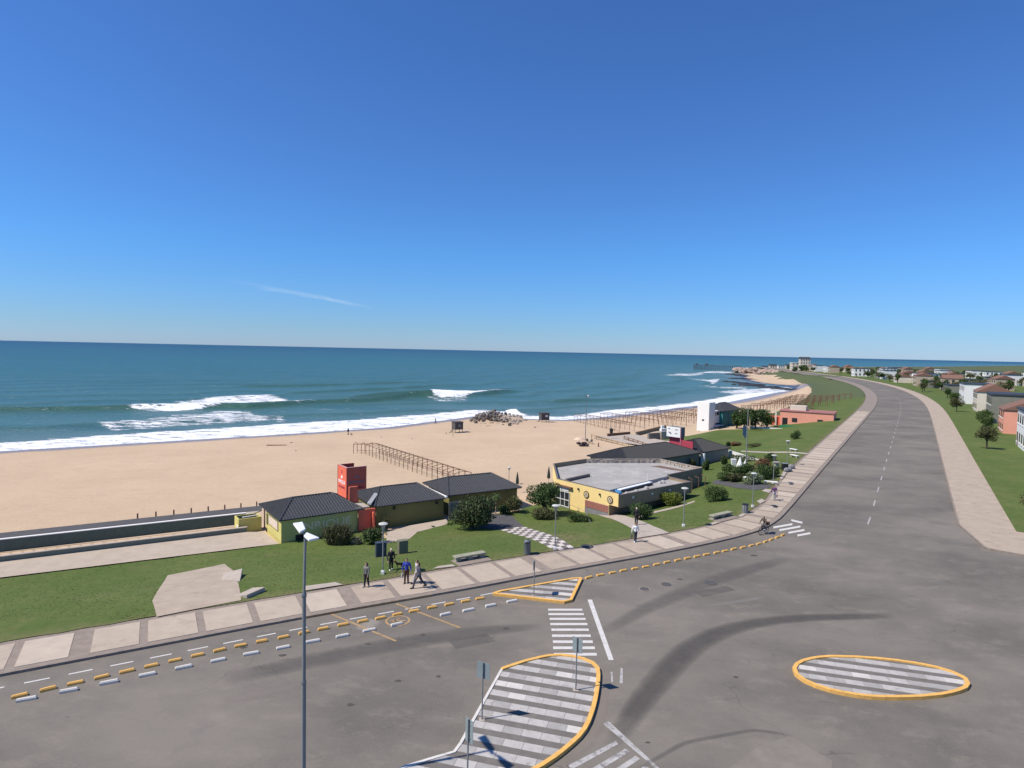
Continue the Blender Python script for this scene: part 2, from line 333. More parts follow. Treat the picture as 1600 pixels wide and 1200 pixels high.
# ------------------------------------------------------------------ sand / land sheet
def mat_nodes(name):
    ma = bpy.data.materials.new(name); ma.use_nodes = True; t = ma.node_tree; return ma, t, t.nodes['Principled BSDF']
def nz(t, scale, detail=6, rough=.6, vec=None, stretch=None):
    n = t.nodes.new('ShaderNodeTexNoise'); n.inputs['Scale'].default_value = scale; n.inputs['Detail'].default_value = detail; n.inputs['Roughness'].default_value = rough
    if vec is None:
        vec = t.nodes.new('ShaderNodeTexCoord').outputs['Object']
    if stretch:
        mp = t.nodes.new('ShaderNodeMapping'); mp.inputs['Rotation'].default_value = (0, 0, stretch[0]); mp.inputs['Scale'].default_value = (stretch[1], stretch[2], 1); t.links.new(vec, mp.inputs[0]); vec = mp.outputs[0]
    t.links.new(vec, n.inputs['Vector']); return n.outputs[0]
def mixc_(t, f, a, b, blend='MIX'):
    n = t.nodes.new('ShaderNodeMix'); n.data_type = 'RGBA'; n.blend_type = blend
    for i, v in ((0, f), (6, a), (7, b)):
        if isinstance(v, (int, float)): n.inputs[i].default_value = v
        elif isinstance(v, tuple): n.inputs[i].default_value = (*v, 1)
        else: t.links.new(v, n.inputs[i])
    return n.outputs[2]
def attr(t, n):
    a = t.nodes.new('ShaderNodeAttribute'); a.attribute_name = n; return a.outputs['Fac']
def ramp(t, f, a, b):
    return MT('DIVIDE', MT('SUBTRACT', f, a, tree=t), b - a, tree=t, clamp=True)
def bumpn(t, b, h, s, d=.1):
    n = t.nodes.new('ShaderNodeBump'); n.inputs['Strength'].default_value = s; n.inputs['Distance'].default_value = d; t.links.new(h, n.inputs['Height']); t.links.new(n.outputs[0], b.inputs['Normal'])
m_sand, t, b = mat_nodes('beach_sand_material')
c = mixc_(t, ramp(t, nz(t, .06, 7), .35, .65), (.475, .355, .235), (.53, .40, .27))
c = mixc_(t, ramp(t, nz(t, 1.1, 8, .75), .50, .72), c, (.435, .32, .225))
c = mixc_(t, MT('MULTIPLY', ramp(t, nz(t, .35, 6, .7, stretch=(.55, .35, 2.2)), .56, .66), .35, tree=t), c, (.39, .285, .20))
wet = attr(t, 'wet'); wm = ramp(t, MT('ADD', wet, MT('MULTIPLY_ADD', nz(t, .12, 5), .5, -.25, tree=t), tree=t), .35, .65)
c = mixc_(t, wm, c, (.25, .195, .17))
gr = attr(t, 'green'); gm = ramp(t, MT('ADD', gr, MT('MULTIPLY_ADD', nz(t, .05, 6, .7), .9, -.45, tree=t), tree=t), .45, .6)
c = mixc_(t, gm, c, (.085, .105, .04))
rk = attr(t, 'rock'); rm = ramp(t, MT('ADD', rk, MT('MULTIPLY_ADD', nz(t, .08, 7, .75), 1.2, -.6, tree=t), tree=t), .45, .6)
c = mixc_(t, rm, c, (.05, .045, .045))
t.links.new(c, b.inputs['Base Color']); t.links.new(MT('MULTIPLY_ADD', wm, -.68, .95, tree=t), b.inputs['Roughness']); b.inputs['Specular IOR Level'].default_value = .3
bumpn(t, b, MT('ADD', nz(t, 2.2, 6, .7), MT('MULTIPLY', nz(t, .5, 3), .8, tree=t), tree=t), .55, .12)
dys = np.concatenate([np.arange(6.2, 30, .6), np.arange(30, 70, .6), np.arange(70, 200, 1.0), np.arange(200, 700, 2.5)])[::-1]
PX, PY, X, Y = pgrid(np.arange(-260, 1880, 2.6), dys, -3.0)
d_sh = -sdl(X, Y, Sh); s_b = sdl(X, Y, Bc); Z = ter(X, Y)
Z = np.where(s_b < 27, np.where(s_b < 0, -.35, Z - .22), Z)
Z = np.where((s_b > 28) & (d_sh > 2), Z + (fbm(X, Y, 9, 3) - .5) * .28 * np.clip(d_sh / 20, 0, 1) * np.clip((s_b - 28) / 5, 0, 1), Z)
farm = smn((Y - 430) / 60); Z = np.where(farm > 0, Z + (fbm(X, Y, 30, 5) - .5) * 3.2 * farm * smn(d_sh / 30) * smn(1 - (d_sh - 60) / 60) , Z)
wet = np.where(Y < 420, 1 - np.clip(d_sh / (9 + 12 * smn((X + 20) / 130)), 0, 1), .75 * (1 - np.clip(d_sh / 20, 0, 1)))
green = farm * smn((d_sh - 27 + (fbm(X, Y, 40, 8) - .5) * 40) / 12)
green = np.maximum(green, np.where((Y > 140) & (s_b < 24), 1, 0) * smn((X - 60) / 20))
rock = farm * np.clip(1.1 - np.abs(d_sh - 20) / 22, 0, 1) * smn((Y - 600) / 150) * .55 + np.where((Y > 440) & (Y < 700), np.clip(1 - np.abs(d_sh - 2) / 9, 0, 1), 0) * .8
gridmesh('beach', X, Y, Z, (d_sh > -14) & (Y < 9000), m_sand, dict(wet=wet, green=green, rock=rock))

# ------------------------------------------------------------------ sea
m_sea, t, b = mat_nodes('sea_water_material')
dep = attr(t, 'depth'); green_ = attr(t, 'face')
c = mixc_(t, ramp(t, dep, 0, .28), (.13, .19, .185), (.066, .150, .155))
c = mixc_(t, ramp(t, dep, .28, .62), c, (.028, .110, .122))
c = mixc_(t, ramp(t, dep, .6, 1.0), c, (.007, .040, .072))
c = mixc_(t, MT('MULTIPLY', ramp(t, nz(t, .012, 5, .6, stretch=(.53, .25, 1.6)), .45, .7), .5, tree=t), c, (.045, .135, .15))
c = mixc_(t, MT('MULTIPLY', ramp(t, nz(t, .02, 6, .65, stretch=(.53, .16, 2.4)), .52, .62), MT('SUBTRACT', .6, MT('MULTIPLY', dep, .5, tree=t), tree=t), tree=t), c, (.022, .085, .095))
c = mixc_(t, green_, c, (.045, .11, .085))
fo = attr(t, 'foam')
fn = MT('ADD', MT('MULTIPLY', nz(t, .38, 7, .72, stretch=(.53, .5, 1.3)), .75, tree=t), MT('MULTIPLY', nz(t, 1.7, 5, .7), .25, tree=t), tree=t)
fm = ramp(t, MT('ADD', fo, MT('MULTIPLY_ADD', fn, 4.4, -2.2, tree=t), tree=t), .40, .75)
c = mixc_(t, fm, c, (.80, .82, .84)); t.links.new(c, b.inputs['Base Color'])
t.links.new(MT('MULTIPLY_ADD', fm, .55, .30, tree=t), b.inputs['Roughness']); b.inputs['IOR'].default_value = 1.33; t.links.new(MT('MULTIPLY_ADD', dep, -.13, .21, tree=t), b.inputs['Specular IOR Level'])
hh = MT('ADD', MT('MULTIPLY', nz(t, .09, 6, .65, stretch=(.53, .6, 1.9)), 2.2, tree=t), MT('ADD', MT('MULTIPLY', nz(t, .9, 4, .6), .35, tree=t), MT('MULTIPLY', fm, .25, tree=t), tree=t), tree=t)
bumpn(t, b, hh, .85, 1.0)
dys = np.concatenate([[.25, .5, .8, 1.2, 1.6], np.arange(2, 20, .5), np.arange(20, 175, .55)])[::-1]
PX, PY, X, Y = pgrid(np.arange(-260, 1880, 2.4), dys, SEA_Z)
d_of = sdl(X, Y, Sh); Z = np.full(X.shape, SEA_Z)
wj = fbm(X, Y, 90, 11) * 2.4 + fbm(X, Y, 25, 12) * .35
swell = np.sin(2 * PI * (d_of / 36 + wj)); swell = np.where(swell > 0, swell ** 1.6, swell * .5)
near = np.clip(d_of / 30, 0, 1) * np.exp(-np.maximum(d_of - 60, 0) / 500)
Z += swell * .50 * near * (.45 + .9 * fbm(X, Y, 70, 14)); face = np.clip(swell, 0, 1) * np.clip(d_of / 30, 0, 1) * .85 * np.exp(-np.maximum(d_of - 40, 0) / 330)
def crest(pxl, h, s_front, s_back):
    global Z, face
    ln = np.array([v2(P(*a, SEA_Z)) for a in pxl]); dd = sdl(X, Y, ln)      # + seaward, because the lines run left to right
    al = np.zeros(X.shape); x0, x1 = pxl[0][0], pxl[-1][0]
    al = smn((PX - x0) / 40) * smn((x1 - PX) / 60)
    g = np.where(dd < 0, np.exp(-(dd / s_front) ** 2), np.exp(-(dd / s_back) ** 2)) * al
    Z += g * h; face = np.maximum(face, np.where(dd < 1.0, np.exp(-((dd + s_front * .8) / (s_front * 1.5)) ** 2), 0) * al * .95)
crest([(-120, 645), (200, 640), (350, 637), (385, 637.5), (430, 635), (488, 630.5), (560, 627.5), (640, 621.5), (760, 616)], 1.5, 3.0, 7)
crest([(520, 628), (600, 622.5), (655, 620), (700, 621), (740, 618.5), (790, 612.5), (840, 611)], 1.6, 3.0, 7)
crest([(840, 629), (912, 626), (980, 622), (1060, 612)], .7, 4, 8)
crest([(420, 616), (500, 612), (600, 608), (700, 601), (760, 600)], .7, 5, 9)
crest([(350, 604), (470, 603), (620, 598), (700, 596)], .6, 5, 9)
foam = np.zeros(X.shape)
def blob(poly, s, soft, ys=2.6):
    global foam
    q = [(a, b_ * ys) for a, b_ in poly]; XX, YY = PX, PY * ys; ins = inpoly(XX, YY, q); d = np.full(XX.shape, 1e9)
    for i in range(len(q)):
        a, b_ = np.array(q[i]), np.array(q[(i + 1) % len(q)]); ab = b_ - a; tt = np.clip(((XX - a[0]) * ab[0] + (YY - a[1]) * ab[1]) / (ab @ ab), 0, 1)
        d = np.minimum(d, np.hypot(XX - a[0] - ab[0] * tt, YY - a[1] - ab[1] * tt))
    sd = np.where(ins, d, -d); foam = np.maximum(foam, s * np.clip(.5 + sd / soft, 0, 1))
lo = [(-260, 726)] + SHPX[:5] + [(760, 652), (820, 656), (880, 656.5), (930, 652.5), (1000, 645), (1060, 637), (1140, 628), (1180, 620), (1215, 613), (1250, 609), (1275, 605)]
lo = [(a, b_ + 2.5) for a, b_ in lo]
hi = [(1275, 602), (1240, 609), (1200, 611), (1150, 616), (1110, 624), (1075, 629), (1020, 635), (960, 640), (925, 645), (880, 651), (825, 649), (810, 642), (795, 643), (740, 641), (650, 648), (560, 655), (450, 661), (350, 668), (-260, 708)]
blob(lo + hi, .92, 7)
blob([(180, 640), (250, 631), (350, 619), (375, 617), (420, 617), (440, 622), (470, 628), (490, 630), (455, 632.5), (420, 634.5), (380, 636), (350, 636), (240, 643)], .78, 10)
blob([(230, 641), (350, 633), (420, 633), (470, 630.3), (489, 630), (470, 632), (430, 635), (350, 637), (260, 643)], 1.1, 4)
blob([(150, 660), (350, 641), (392, 642), (400, 648), (440, 652), (448, 657), (410, 658), (350, 661), (170, 672)], .60, 9)
blob([(653, 612), (676, 608), (700, 609.5), (740, 611), (766, 611.5), (790, 612.2), (770, 614.5), (745, 617), (726, 621), (705, 622), (690, 621.5), (677, 621), (668, 616)], 1.25, 5)
blob([(668, 621), (690, 622), (730, 621), (728, 625), (690, 627)], .5, 6)
blob([(790, 642), (805, 639), (816, 647), (795, 648)], 1.2, 4)
blob([(1035, 586), (1062, 583.5), (1100, 583), (1100, 585.5), (1075, 588), (1045, 587)], .62, 5)
blob([(1080, 583), (1110, 580), (1145, 581), (1145, 583), (1110, 583)], .75, 4)
blob([(1075, 591), (1105, 593), (1125, 592), (1122, 597), (1112, 601), (1108, 596), (1085, 593)], .7, 5)
blob([(1090, 602), (1135, 605), (1165, 604), (1172, 609), (1140, 608), (1110, 605)], .6, 5)
blob([(1120, 612), (1175, 607), (1245, 604), (1250, 609), (1200, 612), (1150, 616)], .68, 5)
foam = foam * np.where((d_of < 60) & (PX > 840), 1, 1); foam = np.where(d_of < 1.5, np.maximum(foam, .7 * (Y < 430)), foam)
depth = np.clip(np.log(np.maximum(d_of, 8) / 8) / np.log(900), 0, 1)
gridmesh('sea', X, Y, Z, (d_of > -9), m_sea, dict(depth=depth, foam=foam, face=np.clip(face, 0, 1)))

# ------------------------------------------------------------------ lawn, road, promenade
m_grass, t, b = mat_nodes('grass_material')
c = mixc_(t, ramp(t, nz(t, .16, 6, .65), .38, .66), (.086, .126, .030), (.122, .148, .044))
c = mixc_(t, MT('MULTIPLY', ramp(t, nz(t, 1.4, 7, .75), .45, .65), .7, tree=t), c, (.066, .104, .024))
c = mixc_(t, MT('MULTIPLY', ramp(t, nz(t, .22, 8, .75), .54, .72), .7, tree=t), c, (.15, .135, .06))
c = mixc_(t, MT('MULTIPLY', attr(t, 'worn'), ramp(t, nz(t, .9, 6, .7), .35, .6), tree=t), c, (.22, .165, .10))
t.links.new(c, b.inputs['Base Color']); b.inputs['Roughness'].default_value = .9; b.inputs['Specular IOR Level'].default_value = .15
bumpn(t, b, MT('ADD', nz(t, 9, 5, .7), MT('MULTIPLY', nz(t, 1.3, 4), 1.2, tree=t), tree=t), .6, .06)
def gp(*a): q = G(*a); return (q.x, q.y)
lawn_back = [(-420, 960), (0, 905), (350, 862), (395, 856), (438, 850), (500, 838), (561, 829), (604, 842), (640, 838), (655, 830), (700, 814), (740, 806), (800, 800), (840, 788), (868, 782)]
front = [tuple(p) for p in Bc if -75 < p[0] < 150]
far_edge = [(138.0 + .545 * 0 - .838 * 20, 247.0 + .545 * 20), (97, 192), (84, 176), (70, 164), (59, 156), (50, 153.5), (42, 149), (34.5, 143), (24, 122), (16, 104), (8, 92), (4.5, 84)]
lawn_poly = front + far_edge + [gp(*a) for a in lawn_back[::-1]]
lw = tag(sheet('lawn', lawn_poly, m_grass, lambda x, y: ter(x, y) + .03, 1.1, .18), kind='structure')
vv = np.array([v.co[:2] for v in lw.data.vertices]); wk = np.clip(1 - np.hypot(vv[:, 0] - 4.6, vv[:, 1] - 55) / 3.5, 0, 1) * .9
wk = np.maximum(wk, np.clip(1 - np.abs(sdl(vv[:, 0], vv[:, 1], Bc)) / 1.0, 0, 1) * .55)
lw.data.attributes.new('worn', 'FLOAT', 'POINT').data.foreach_set('value', wk.astype(np.float32))

m_road, t, b = mat_nodes('road_asphalt_material')
c = mixc_(t, ramp(t, nz(t, .085, 8, .66, stretch=(.55, .85, 1.2)), .38, .62), (.125, .113, .097), (.195, .174, .147))
c = mixc_(t, MT('MULTIPLY', ramp(t, nz(t, .55, 8, .75, stretch=(.5, .75, 1.25)), .52, .72), .55, tree=t), c, (.255, .222, .185))
c = mixc_(t, MT('MULTIPLY', ramp(t, nz(t, .33, 6, .7), .60, .74), .5, tree=t), c, (.135, .122, .112))
sp_ = nz(t, 14, 3, .8); c = mixc_(t, MT('MULTIPLY', ramp(t, sp_, .52, .75), .4, tree=t), c, (.30, .27, .24))
c = mixc_(t, MT('MULTIPLY', ramp(t, nz(t, .9, 4, .5), .70, .74), .6, tree=t), c, (.11, .10, .094))
# fine cracks
vo = t.nodes.new('ShaderNodeTexVoronoi'); vo.feature = 'DISTANCE_TO_EDGE'; vo.inputs['Scale'].default_value = .16
wv = t.nodes.new('ShaderNodeVectorMath'); wv.operation = 'ADD'; tcn = t.nodes.new('ShaderNodeTexCoord'); nzv = t.nodes.new('ShaderNodeTexNoise'); nzv.inputs['Scale'].default_value = .9
t.links.new(tcn.outputs['Object'], nzv.inputs['Vector']); t.links.new(tcn.outputs['Object'], wv.inputs[0]); t.links.new(nzv.outputs['Color'], wv.inputs[1]); t.links.new(wv.outputs[0], vo.inputs['Vector'])
ck = MT('MULTIPLY', MT('LESS_THAN', vo.outputs['Distance'], .0035, tree=t), ramp(t, nz(t, .12, 3), .54, .64), tree=t)
c = mixc_(t, MT('MULTIPLY', ck, .38, tree=t), c, (.06, .055, .052))
t.links.new(c, b.inputs['Base Color']); b.inputs['Roughness'].default_value = .88; b.inputs['Specular IOR Level'].default_value = .25
bumpn(t, b, nz(t, 26, 4, .7), .3, .03)
road_poly = [tuple(p) for p in Kc] + [(Kc[-1][0] + 60, Kc[-1][1]), (250, 60), (150, -150), (-250, -150)]
def sheet_flat(name, poly, mat, z, kind='structure', parent=None):
    return tag(sheet(name, poly, mat, z, 400, parent=parent), kind=kind)
# road surface as one flat sheet
tag(sheet('road', road_poly, m_road, lambda x, y: np.zeros(np.shape(x)), 12), kind='structure')
def offs(line, d):                                   # parallel line, d to the left
    o = []
    for i, p in enumerate(line):
        a, b_ = line[max(i - 1, 0)], line[min(i + 1, len(line) - 1)]; q = (b_ - a) / np.hypot(*(b_ - a)); o.append(p + np.array([-q[1], q[0]]) * d)
    return np.array(o)
def arcl(line): return np.concatenate([[0], np.cumsum(np.hypot(*(np.diff(line, axis=0)).T))])
def resamp(line, s): a = arcl(line); return np.stack([np.interp(s, a, line[:, 0]), np.interp(s, a, line[:, 1])], 1)
# promenade: raised base with recessed bands, a kerb, and single slabs laid on it
prom_poly = [tuple(p) for p in offs(Kc, .16)] + [tuple(p) for p in Bc[::-1]]
pm = MB().prism(prom_poly, -.3, .115).build('promenade', m_band); tag(pm, kind='structure')
ka = arcl(Kc); s0 = float(ka[4])                      # s0: the kerb point at the left photo edge
ko = offs(Kc, .16); i = 0
kb_s = np.arange(0, ka[-1], 2.0)
kr = MB()
pk, po = resamp(Kc, kb_s), resamp(offs(Kc, .17), kb_s * arcl(offs(Kc, .17))[-1] / ka[-1])
for a in range(len(kb_s) - 1):
    q = [tuple(pk[a]), tuple(pk[a + 1] * .995 + pk[a] * .005), tuple(po[a + 1] * .995 + po[a] * .005), tuple(po[a])]; kr.prism(q, -.05, .135)
tag(kr.build('kerb', m_kerb), kind='structure')
ys0 = resamp(Kc, np.linspace(s0 + 7.2, s0 + 15.5, 9)); ys1 = np.array([p + np.array([q[1], -q[0]]) * .012 for p, q in zip(ys0, [(.9, .43)] * 9)])
for a in range(8): MB().prism([tuple(ys1[a]), tuple(ys1[a + 1]), tuple(ys0[a + 1]), tuple(ys0[a])], .0, .139).build('painted_kerb_face', m_ypaint, bpy.data.objects['kerb'])
def cross_at(line, p, d):                             # where the ray p + t d meets a polyline
    best = None
    for a, b_ in zip(line[:-1], line[1:]):
        e = b_ - a; den = d[0] * e[1] - d[1] * e[0]
        if abs(den) < 1e-9: continue
        w = a - p; tt = (w[0] * e[1] - w[1] * e[0]) / den; uu = (w[0] * d[1] - w[1] * d[0]) / den
        if 0 <= uu <= 1 and tt > .3 and (best is None or tt < best): best = tt
    return best
smid = s0 + 10.6; wide, thin, pitch = .95, .42, 2.9
edges = []
s = smid - 14.5 * 3 - 2.5
bands = []
for k in range(-3, 14):
    for j in range(5): bands.append((smid + 14.5 * k + 2.9 * j, wide if j == 0 else thin))
KL = offs(Kc, .52); kla = arcl(KL); ratio = kla[-1] / ka[-1]
for (sa, wa), (sb, wb) in zip(bands[:-1], bands[1:]):
    u0, u1 = (sa + wa / 2) , (sb - wb / 2)
    if u0 < 2 or u1 > ka[-1] - 8: continue
    f = resamp(KL, np.array([u0, (u0 + u1) / 2, u1]) * ratio); pts = []
    ok = True; bk = []
    for q in f:
        e = resamp(KL, np.array([np.interp(np.hypot(*(q - KL[0])), [0, 1], [0, 1])]) * 0)[0]
    for q, uu in zip(f, (u0, (u0 + u1) / 2, u1)):
        a2 = resamp(KL, np.array([uu - 1.5, uu + 1.5]) * ratio); tdir = (a2[1] - a2[0]) / np.hypot(*(a2[1] - a2[0])); nd = np.array([-tdir[1], tdir[0]])
        w_ = cross_at(Bc, q, nd)
        if w_ is None: ok = False; break
        bk.append(q + nd * max(w_ - .42, .5))
    if not ok or f[1][0] > 110 or f[1][0] < -45: continue
    jz = random.uniform(-.004, .006)
    sb_ = MB().prism([tuple(f[0]), tuple(f[1]), tuple(f[2]), tuple(bk[2]), tuple(bk[1]), tuple(bk[0])], .10, .135 + jz)
    sb_.build('slab', random.choices([m_slab, m_slabB, m_slabC], [5, 3, 2])[0], pm)

def flat(name, poly, mat, z, parent=None): return MB().quad(*[(p[0], p[1], z) for p in poly]).build(name, mat, parent)
def pz(pts, z=0.0): return [(P(*a, z).x, P(*a, z).y) for a in pts]
# tyre-dark sweep and worn pale sweeps on the asphalt (soft edged stain)
def stain(name, ctr, hw, col, z, dens_=.85):
    ma = bpy.data.materials.new(name + '_material'); ma.use_nodes = True; t = ma.node_tree; b = t.nodes['Principled BSDF']
    b.inputs['Base Color'].default_value = (*col, 1); b.inputs['Roughness'].default_value = .85
    al = MT('MULTIPLY', MT('POWER', attr(t, 'edge'), .8, tree=t), MT('MULTIPLY_ADD', nz(t, .8, 6, .7), .9, .25, tree=t), tree=t)
    al = MT('MULTIPLY', al, dens_, tree=t, clamp=True); tr = t.nodes.new('ShaderNodeBsdfTransparent'); ms = t.nodes.new('ShaderNodeMixShader')
    t.links.new(al, ms.inputs[0]); t.links.new(tr.outputs[0], ms.inputs[1]); t.links.new(b.outputs[0], ms.inputs[2]); t.links.new(ms.outputs[0], t.nodes['Material Output'].inputs[0])
    ln = np.array(ctr); ln = resamp(ln, np.linspace(0, arcl(ln)[-1], 40)); ln = np.array(smooth_line(list(ln), 4)); v, f, e = [], [], []
    for k in range(40):
        w_ = np.interp(k / 39, np.linspace(0, 1, len(hw)), hw)
        for j, (o_, ee) in enumerate(((-1, 0), (-.35, 1), (.35, 1), (1, 0))):
            q = offs(ln, w_ * o_)[k]; v.append((q[0], q[1], z)); e.append(ee * min(1, k / 5, (39 - k) / 5))
        if k:
            i = 4 * k
            for j in range(3): f.append((i - 4 + j, i + j, i + j + 1, i - 3 + j))
    f = [q[::-1] for q in f]
    me = bpy.data.meshes.new(name); me.from_pydata(v, [], f); me.update(); me.attributes.new('edge', 'FLOAT', 'POINT').data.foreach_set('value', e); me.materials.append(ma)
    return tag(link(name, me), kind='structure')
stain('tyre_stain', pz([(955, 1170), (975, 1135), (1005, 1092), (1040, 1050), (1080, 1010), (1130, 985), (1190, 971), (1260, 965), (1400, 962)]), [.45, .65, .8, .85, .78, .66, .6, .55, .45], (.082, .076, .07), .006, .75)
stain('road_patch', pz([(352, 1050), (480, 1020), (620, 993), (750, 970)]), [.5, .7, .7, .4], (.30, .265, .225), .004, .45)
stain('road_patch', pz([(350, 1095), (420, 1080), (470, 1072)]), [.4, .5, .3], (.30, .26, .225), .004, .45)
stain('kerb_dust', pz([(760, 938), (830, 948), (885, 950), (905, 938)]), [.3, .45, .5, .3], (.33, .28, .23), .004, .6)
stain('kerb_dust', pz([(944, 1060), (943, 1090), (934, 1125), (916, 1158), (880, 1190)]), [.2, .35, .4, .45, .4], (.30, .26, .22), .004, .6)
stain('kerb_dust', pz([(400, 985), (520, 965), (640, 944), (780, 918), (900, 896)]), [.3, .35, .4, .45, .3], (.28, .245, .205), .004, .5)
stain('lane_wear', pz([(350, 1062), (500, 1030), (640, 1003), (760, 985), (850, 978)]), [.7, .9, .9, .8, .5], (.115, .105, .097), .004, .55)
stain('lane_wear', pz([(940, 990), (1010, 950), (1120, 905), (1230, 872)]), [.5, .8, .9, .7], (.125, .112, .104), .004, .5)
stain('road_patch', pz([(1090, 948), (1140, 942), (1200, 932)]), [.25, .35, .25], (.27, .245, .22), .004, .7)
stain('road_patch', pz([(560, 985), (577, 975), (590, 968)]), [.5, .8, .5], (.36, .325, .28), .004, .8)
stain('road_patch', pz([(1000, 1200), (1070, 1160), (1180, 1140), (1240, 1150)]), [.12, .15, .15, .12], (.12, .11, .10), .008, .5)

def blotch(name, px, rad, mat, z=.012, sx=1.6):
    c_ = pz([px])[0]; n_ = 14; return tag(MB().quad(*[(c_[0] + rad * sx * math.cos(2 * PI * k / n_) * (r_ := random.uniform(.6, 1.15)), c_[1] + rad * r_ * math.sin(2 * PI * k / n_), z) for k in range(n_)]).build(name, mat), kind='structure')
m_oil = M('oil_darkened_asphalt', (.075, .068, .062), .8, .25, 3); m_rep = M('paler_asphalt_repair', (.20, .178, .15), .9, .14, 1.0, .3, 26); m_repd = M('darker_asphalt_repair', (.115, .104, .092), .9, .14, 1.0, .3, 26)
for px, q in (((442, 1024), .22), ((549, 1101), .2), ((685, 1057), .15), ((622, 1064), .17), ((660, 992), .16), ((575, 1006), .2), ((790, 982), .22), ((1062, 905), .25), ((1178, 868), .3), ((1012, 1160), .12), ((380, 1012), .2), ((905, 1020), .12), ((1150, 1058), .15)): blotch('oil_stain', px, q * .62, m_oil)
for pl, mt in (([(1120, 1215), (1182, 1168), (1234, 1150), (1300, 1188), (1300, 1240)], m_rep), ([(1085, 925), (1135, 915), (1150, 922), (1098, 933)], m_repd), ([(700, 1000), (760, 990), (775, 1002), (712, 1014)], m_repd)):
    tag(MB().quad(*[(p[0], p[1], .003) for p in pz(pl)]).build('asphalt_repair', mt), kind='structure')
# painted markings
def marks(name, polys, mat, z=.008, world=False):
    mb = MB()
    for p in polys: mb.quad(*[(q[0], q[1], z) for q in (p if world or p[0][0] < 130 else pz(p))])
    return tag(mb.build(name, mat), kind='structure')
zs = [(835, 1118, 548), (838, 1130, 585), (848, 1145, 625), (853, 1160, 668), (862, 1172, 715), (868, 1188, 765), (875, 1205, 815), (877, 1222, 866), (883, 1238, 920)]
def zebra_bar(a, b_, y, h=9): return [(700 + a / 5.333, 850 + (y + h) / 5.333), (700 + (b_ + 3) / 5.333, 850 + (y + h) / 5.333), (700 + b_ / 5.333, 850 + (y - h) / 5.333), (700 + (a - 2) / 5.333, 850 + (y - h) / 5.333)]
marks('crossing_bars', [zebra_bar(a, b_, y, 8 + k * .45) for k, (a, b_, y) in enumerate(zs)], m_wpaint)
marks('stop_line', [[(951, 1031.5), (959, 1031.5), (925, 937), (918, 937)]], m_wpaint)
marks('worn_line', [[(968, 1068), (973, 1068), (973, 1045), (970, 1043)], [(955, 1066), (958, 1066), (957, 1050), (954, 1050)]], m_wpaint_worn)
marks('stop_line', [[(1028, 1204), (1046, 1215), (951, 1127), (942, 1131)]], m_wpaint_worn)
marks('crossing_bars', [[(888, 1196), (893, 1203), (966, 1163), (962, 1158)], [(906, 1212), (914, 1218), (984, 1175), (977, 1170)], [(930, 1222), (938, 1228), (1000, 1186), (993, 1181)], [(960, 1228), (970, 1234), (1018, 1203), (1008, 1196)]], m_wpaint_worn)
ends = [(1330, 665, 1520, 632), (1390, 692, 1600, 655), (1480, 718, 1640, 690), (1570, 745, 1700, 722), (1510, 592, 1620, 618)]
mk = []
for x0, y0, x1, y1 in ends:
    a, b_ = (1000 + x0 / 6.384, 720 + y0 / 6.384), (1000 + x1 / 6.384, 720 + y1 / 6.384)
    mk.append([(a[0], a[1] + 1.6), (b_[0], b_[1] + 1.6), (b_[0], b_[1] - 1.4), (a[0], a[1] - 1.4)])
marks('crossing_bars', mk, m_wpaint)
# thin dashed white lane line of the bike lane, and the yellow cross lines
dash = offs(Kc, -1.25); dk = []
for s in np.arange(s0 - 20, s0 + 24, 1.75):
    a = resamp(dash, np.array([s, s + 1.0])); q = (a[1] - a[0]); n_ = np.array([-q[1], q[0]]) / np.hypot(*q) * .06; dk.append([tuple(a[0] - n_), tuple(a[1] - n_), tuple(a[1] + n_), tuple(a[0] + n_)])
marks('lane_dashes', dk, m_wpaint, world=True)
def bar(a, b_, w, z=.008):
    a, b_ = np.array(pz([a])[0]), np.array(pz([b_])[0]); q = b_ - a; n_ = np.array([-q[1], q[0]]) / np.hypot(*q) * w / 2; return [tuple(a - n_), tuple(b_ - n_), tuple(b_ + n_), tuple(a + n_)]
marks('parking_line', [bar((619, 1002), (518, 960), .16)], m_ypaint, .012)
marks('parking_line', [bar((719, 981), (619, 943.5), .16)], m_ypaint, .012)
# worn yellow ring symbol
cx, cy = pz([(621.5, 970)])[0]; rg = MB(); n_ = 28
for k in range(n_):
    a, b_ = 2 * PI * k / n_, 2 * PI * (k + 1) / n_; rg.quad(*[(cx + r_ * math.cos(q), cy + r_ * math.sin(q), .012) for r_, q in ((.62, a), (.76, a), (.76, b_), (.62, b_))])
tag(rg.build('parking_symbol', m_ypaint), kind='structure')
marks('parking_symbol', [[(cx - .5, cy - .06), (cx + .5, cy - .06), (cx + .5, cy + .06), (cx - .5, cy + .06)], [(cx - .35, cy - .3), (cx - .25, cy - .3), (cx + .1, cy + .35), (cx, cy + .35)]], m_ypaint, .016)

# kerb stops: yellow line along the bike lane, white line outside it
def stop_mesh(name, L_, w, h, mat):
    mb = MB(); i = 0; mb.prism([(-L_ / 2, -w / 2), (L_ / 2, -w / 2), (L_ / 2, w / 2), (-L_ / 2, w / 2)], 0, h * .6)
    a = .035; mb.v += []; mb.v = mb.v
    lo, hi = (L_ / 2, w / 2), (L_ / 2 - a, w / 2 - a); k = len(mb.v)
    mb.v += [(sx * lo[0], sy * lo[1], h * .6) for sx, sy in ((-1, -1), (1, -1), (1, 1), (-1, 1))] + [(sx * hi[0], sy * hi[1], h) for sx, sy in ((-1, -1), (1, -1), (1, 1), (-1, 1))]
    mb.f += [(k, k + 1, k + 5, k + 4), (k + 1, k + 2, k + 6, k + 5), (k + 2, k + 3, k + 7, k + 6), (k + 3, k, k + 4, k + 7), (k + 4, k + 5, k + 6, k + 7)]
    mb.f.pop(1)
    return mb.mesh(name, mat)
